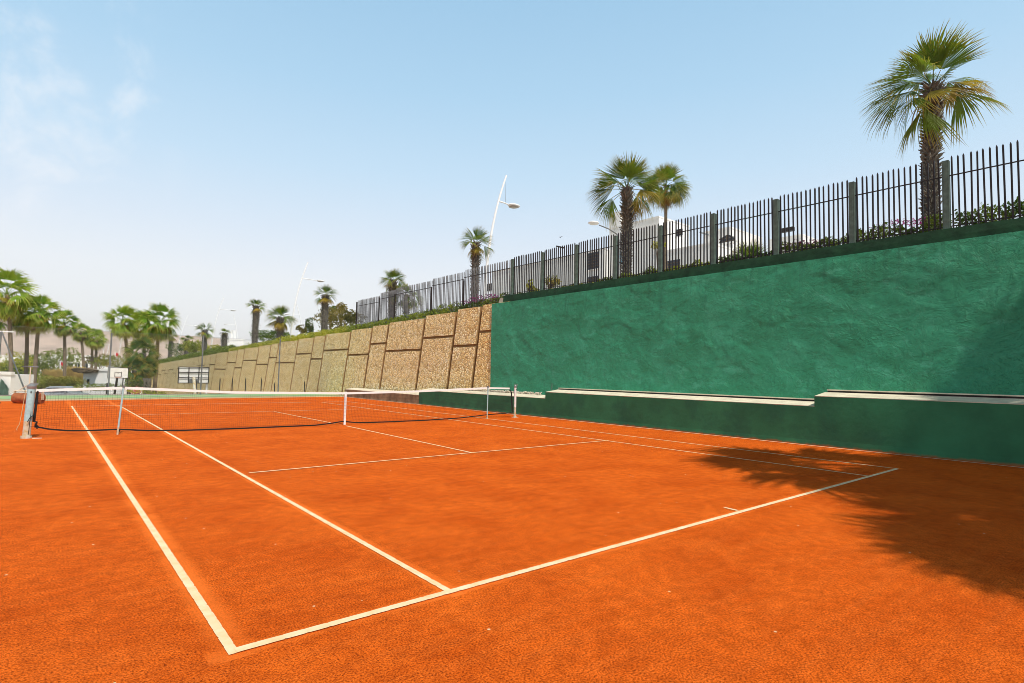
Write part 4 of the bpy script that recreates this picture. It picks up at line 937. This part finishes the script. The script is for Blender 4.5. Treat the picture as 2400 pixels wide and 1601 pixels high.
# ------------------------------------------------------------------ basketball stands
def stand(px0, px1, y0, y1, Y, label, back):
    a = gy(px0, y0, Y); b = gy(px1, y1, Y); w = b.x-a.x; c = (a.x+b.x)/2; z0, z1 = b.z, a.z; e = empty('basketball_stand', (c, Y, LOW), label, 'basketball hoop', 'basketball stands on the lower court')
    H0, H1 = z0-LOW, z1-LOW; B = lambda *q: MB().box(*q)
    B(-w/2, w/2, 0, .05, H0, H1).build('backboard', 'white_paint', e); f = MB(); tck = .05
    if back:
        for k in range(4): x = -w/2+w*k/3; f.box(x-tck/2, x+tck/2, -.05, -.002, H0, H1)
        for k in range(4): z = H0+(H1-H0)*k/3; f.box(-w/2, w/2, -.07, -.052, z-tck/2, z+tck/2)
        f.build('frame', 'dark_metal', e)
        MB().tube([(0, -2.2, 0), (0, -.05, H0+.35)], .09, 8).build('pole', 'rusty', e); MB().tube([(.18, -1.4, 0), (.12, -.05, H0+.2)], .06, 8).build('pole', 'dark_metal', e)
        B(w/2-.1, w/2, .1, .2, 0, H0+.02).build('leg', 'white_paint', e); B(-.27, .27, -.12, -.075, H0+.0, H0+.28).build('bracket', 'grey_metal', e)
    else:
        t_ = .05
        for q in ((-w/2, w/2, -.012, -.001, H0, H0+t_), (-w/2, w/2, -.012, -.001, H1-t_, H1), (-w/2, -w/2+t_, -.011, -.001, H0+t_, H1-t_), (w/2-t_, w/2, -.011, -.001, H0+t_, H1-t_)): f.box(*q)
        s = w*.17; z = H0+.1
        for q in ((-s, s, -.012, -.001, z, z+t_), (-s, s, -.012, -.001, z+.42, z+.42+t_), (-s, -s+t_, -.011, -.001, z+t_, z+.42), (s-t_, s, -.011, -.001, z+t_, z+.42)): f.box(*q)
        f.build('board_lines', 'dark_metal', e)
        n = 18; MB().tube([(.23*math.cos(6.283*k/n), -.3+.23*math.sin(6.283*k/n), H0+.06) for k in range(n+1)], .012, 6).build('hoop', 'hoop_orange', e)
        MB().tube([(-.18, 1.6, 0), (0, .06, H0+.5)], .09, 8).build('pole', 'dark_metal', e); MB().tube([(.45, 1.2, 0), (.4, .06, H0+.2)], .04, 8).build('pole', 'dark_metal', e); B(w/2-.05, w/2+.03, .06, .16, 0, H0+.1).build('leg', 'dark_metal', e)
stand(253, 300.5, 861, 887, 58, 'white backboard with a small black target square, facing the court', False)
stand(419, 488, 860, 898, 36.6, 'grid framed backboard seen from behind in front of the pebble wall', True)
for px, lab in ((294, 'white bollard nearer the backboard post'), (311.5, 'white bollard beside the pink bush'), (331, 'white bollard right of the pink bush')):
    c = dep(px, 912, 47); e = empty('bollard', (c.x, c.y, LOW), lab, 'bollard', 'white bollards by the lower court'); h = c.z-LOW
    MB().tube([(0, 0, 0), (0, 0, h)], .1, 10).build('post', 'white_paint', e); MB().tube([(0, 0, h), (0, 0, h+.06)], [.11, .05], 10).build('cap', 'white_paint', e)
c = dep(252.5, 898, 50); tag(MB().tube([(c.x, c.y, LOW), (c.x, c.y, c.z)], .1, 8).build('dark_post', 'dark_metal'), 'short black post left of the backboard stand', 'post')
# flags
def flag(px, y0, y1, t, label):
    b = dep(px, y1, t); tp = dep(px, y0, t); e = empty('flag', (b.x, b.y, LOW), label, 'flag'); h = tp.z-LOW
    MB().tube([(0, 0, 0), (0, 0, h)], .07, 7).build('flagpole', 'lamp_white', e); w = 8/F*t
    vs = []
    for i in range(9):
        for j in range(5): vs.append(Vector((0, 0, h-.1-w*.95*j/4-.12*i/8))+rt*(.08+w*.75*i/8)+Vector((0, .12*math.sin(i*1.1), 0)))
    g = MB().add(vs, [(i*5+j, i*5+j+1, i*5+j+6, i*5+j+5) for i in range(8) for j in range(4)]); g.add([v+Vector((0, .03, 0)) for v in vs], [(i*5+j+5, i*5+j+6, i*5+j+1, i*5+j) for i in range(8) for j in range(4)]); g.build('cloth', 'flag_red', e)
flag(140, 847, 872, 88, 'red flag on a white pole in front of the trees'); flag(270, 826, 845, 125, 'small red flag above the white backboard')
# ------------------------------------------------------------------ car
c = dep(155, 915, 60); car = empty('parked_car', (c.x, c.y, LOW), 'silver car parked beyond the far end of the court, rear to the left', 'car', None, math.atan2(rt.y, rt.x))
prof = [(-2.25, .35), (-2.3, .7), (-2.2, 1.0), (-1.95, 1.15), (-1.55, 1.66), (-1.2, 1.76), (.1, 1.76), (.45, 1.68), (1.05, 1.14), (1.9, 1.0), (2.25, .82), (2.3, .4), (1.85, .3), (1.72, .55), (1.4, .68), (1.08, .55), (.95, .3), (-.95, .3), (-1.08, .55), (-1.4, .68), (-1.72, .55), (-1.85, .3)]
g = MB(); n = len(prof); wv = .86
g.add([(x, -wv+(max(0, z-1.05)*.28), z) for x, z in prof]+[(x, wv-(max(0, z-1.05)*.28), z) for x, z in prof], [tuple(range(n)), tuple(range(2*n-1, n-1, -1))]+[(i, n+i, n+(i+1) % n, (i+1) % n) for i in range(n)])
g.build('body', 'car_silver', car, .04)
sd = lambda x, z: (x, -wv+max(0, z-1.05)*.28-.012, z)
for pts in ([(-1.75, 1.15), (-1.45, 1.58), (-.95, 1.62), (-.95, 1.15)], [(-.85, 1.15), (-.85, 1.62), (-.1, 1.62), (-.1, 1.15)], [(0, 1.15), (0, 1.62), (.35, 1.58), (.85, 1.15)]):
    a = [sd(*q) for q in pts]; g = MB().add(a+[(x, y+.03, z) for x, y, z in a], [(3, 2, 1, 0)]+[(i, (i+1) % 4, 4+(i+1) % 4, 4+i) for i in range(4)]); g.build('window', 'glass_dark', car)
for x in (-1.4, 1.4):
    for y in (-.84, .84):
        w_ = MB().tube([(x, y-.1, .33), (x, y+.1, .33)], .33, 20).build('wheel', 'rubber', car); MB().tube([(x, y-.115 if y < 0 else y+.115, .33), (x, y, .33)], .21, 16).build('rim', 'steel', w_)
MB().box(-2.27, -2.1, -.875, -.6, .85, 1.12).build('taillight', 'tail_red', car, .02); MB().box(2.0, 2.24, -.86, -.55, .72, .88).build('headlight', 'lamp_glass', car, .02)
MB().box(-2.3, -2.2, -.7, .7, .35, .55).build('bumper', 'grey_metal', car)
MB().box(.55, .72, -1.02, -.86, 1.1, 1.24).build('mirror', 'car_silver', car, .02)
# bird
c = dep(1313, 556, 60); g = MB(); g.ball((0, 0, 0), (.12, .05, .05), 8, 5); g.add([(0, 0, .02), (.08, .35, .1), (-.06, .33, .1), (.08, -.35, .06), (-.06, -.33, .06)], [(0, 1, 2), (0, 4, 3)])
o = g.build('bird', 'bird_grey'); o.location = c; tag(o, 'tiny bird gliding in the sky above the fence', 'bird')
# thin coastal haze round the whole place
hz = MB().box(-4000, 4000, -1000, 4900, LOW-1, 235).build('haze', 'soil'); hz['kind'] = 'stuff'
hm = bpy.data.materials.new('haze'); hm.use_nodes = True; hm.node_tree.nodes.clear()
pv = N(hm.node_tree, 'ShaderNodeVolumePrincipled', {'Color': (.93, .93, .95, 1), 'Density': .00013})
hm.node_tree.links.new(pv.outputs[0], N(hm.node_tree, 'ShaderNodeOutputMaterial').inputs['Volume'])
hz.data.materials.clear(); hz.data.materials.append(hm)
print('objects', len(bpy.data.objects), 'faces', sum(len(m.polygons) for m in bpy.data.meshes))
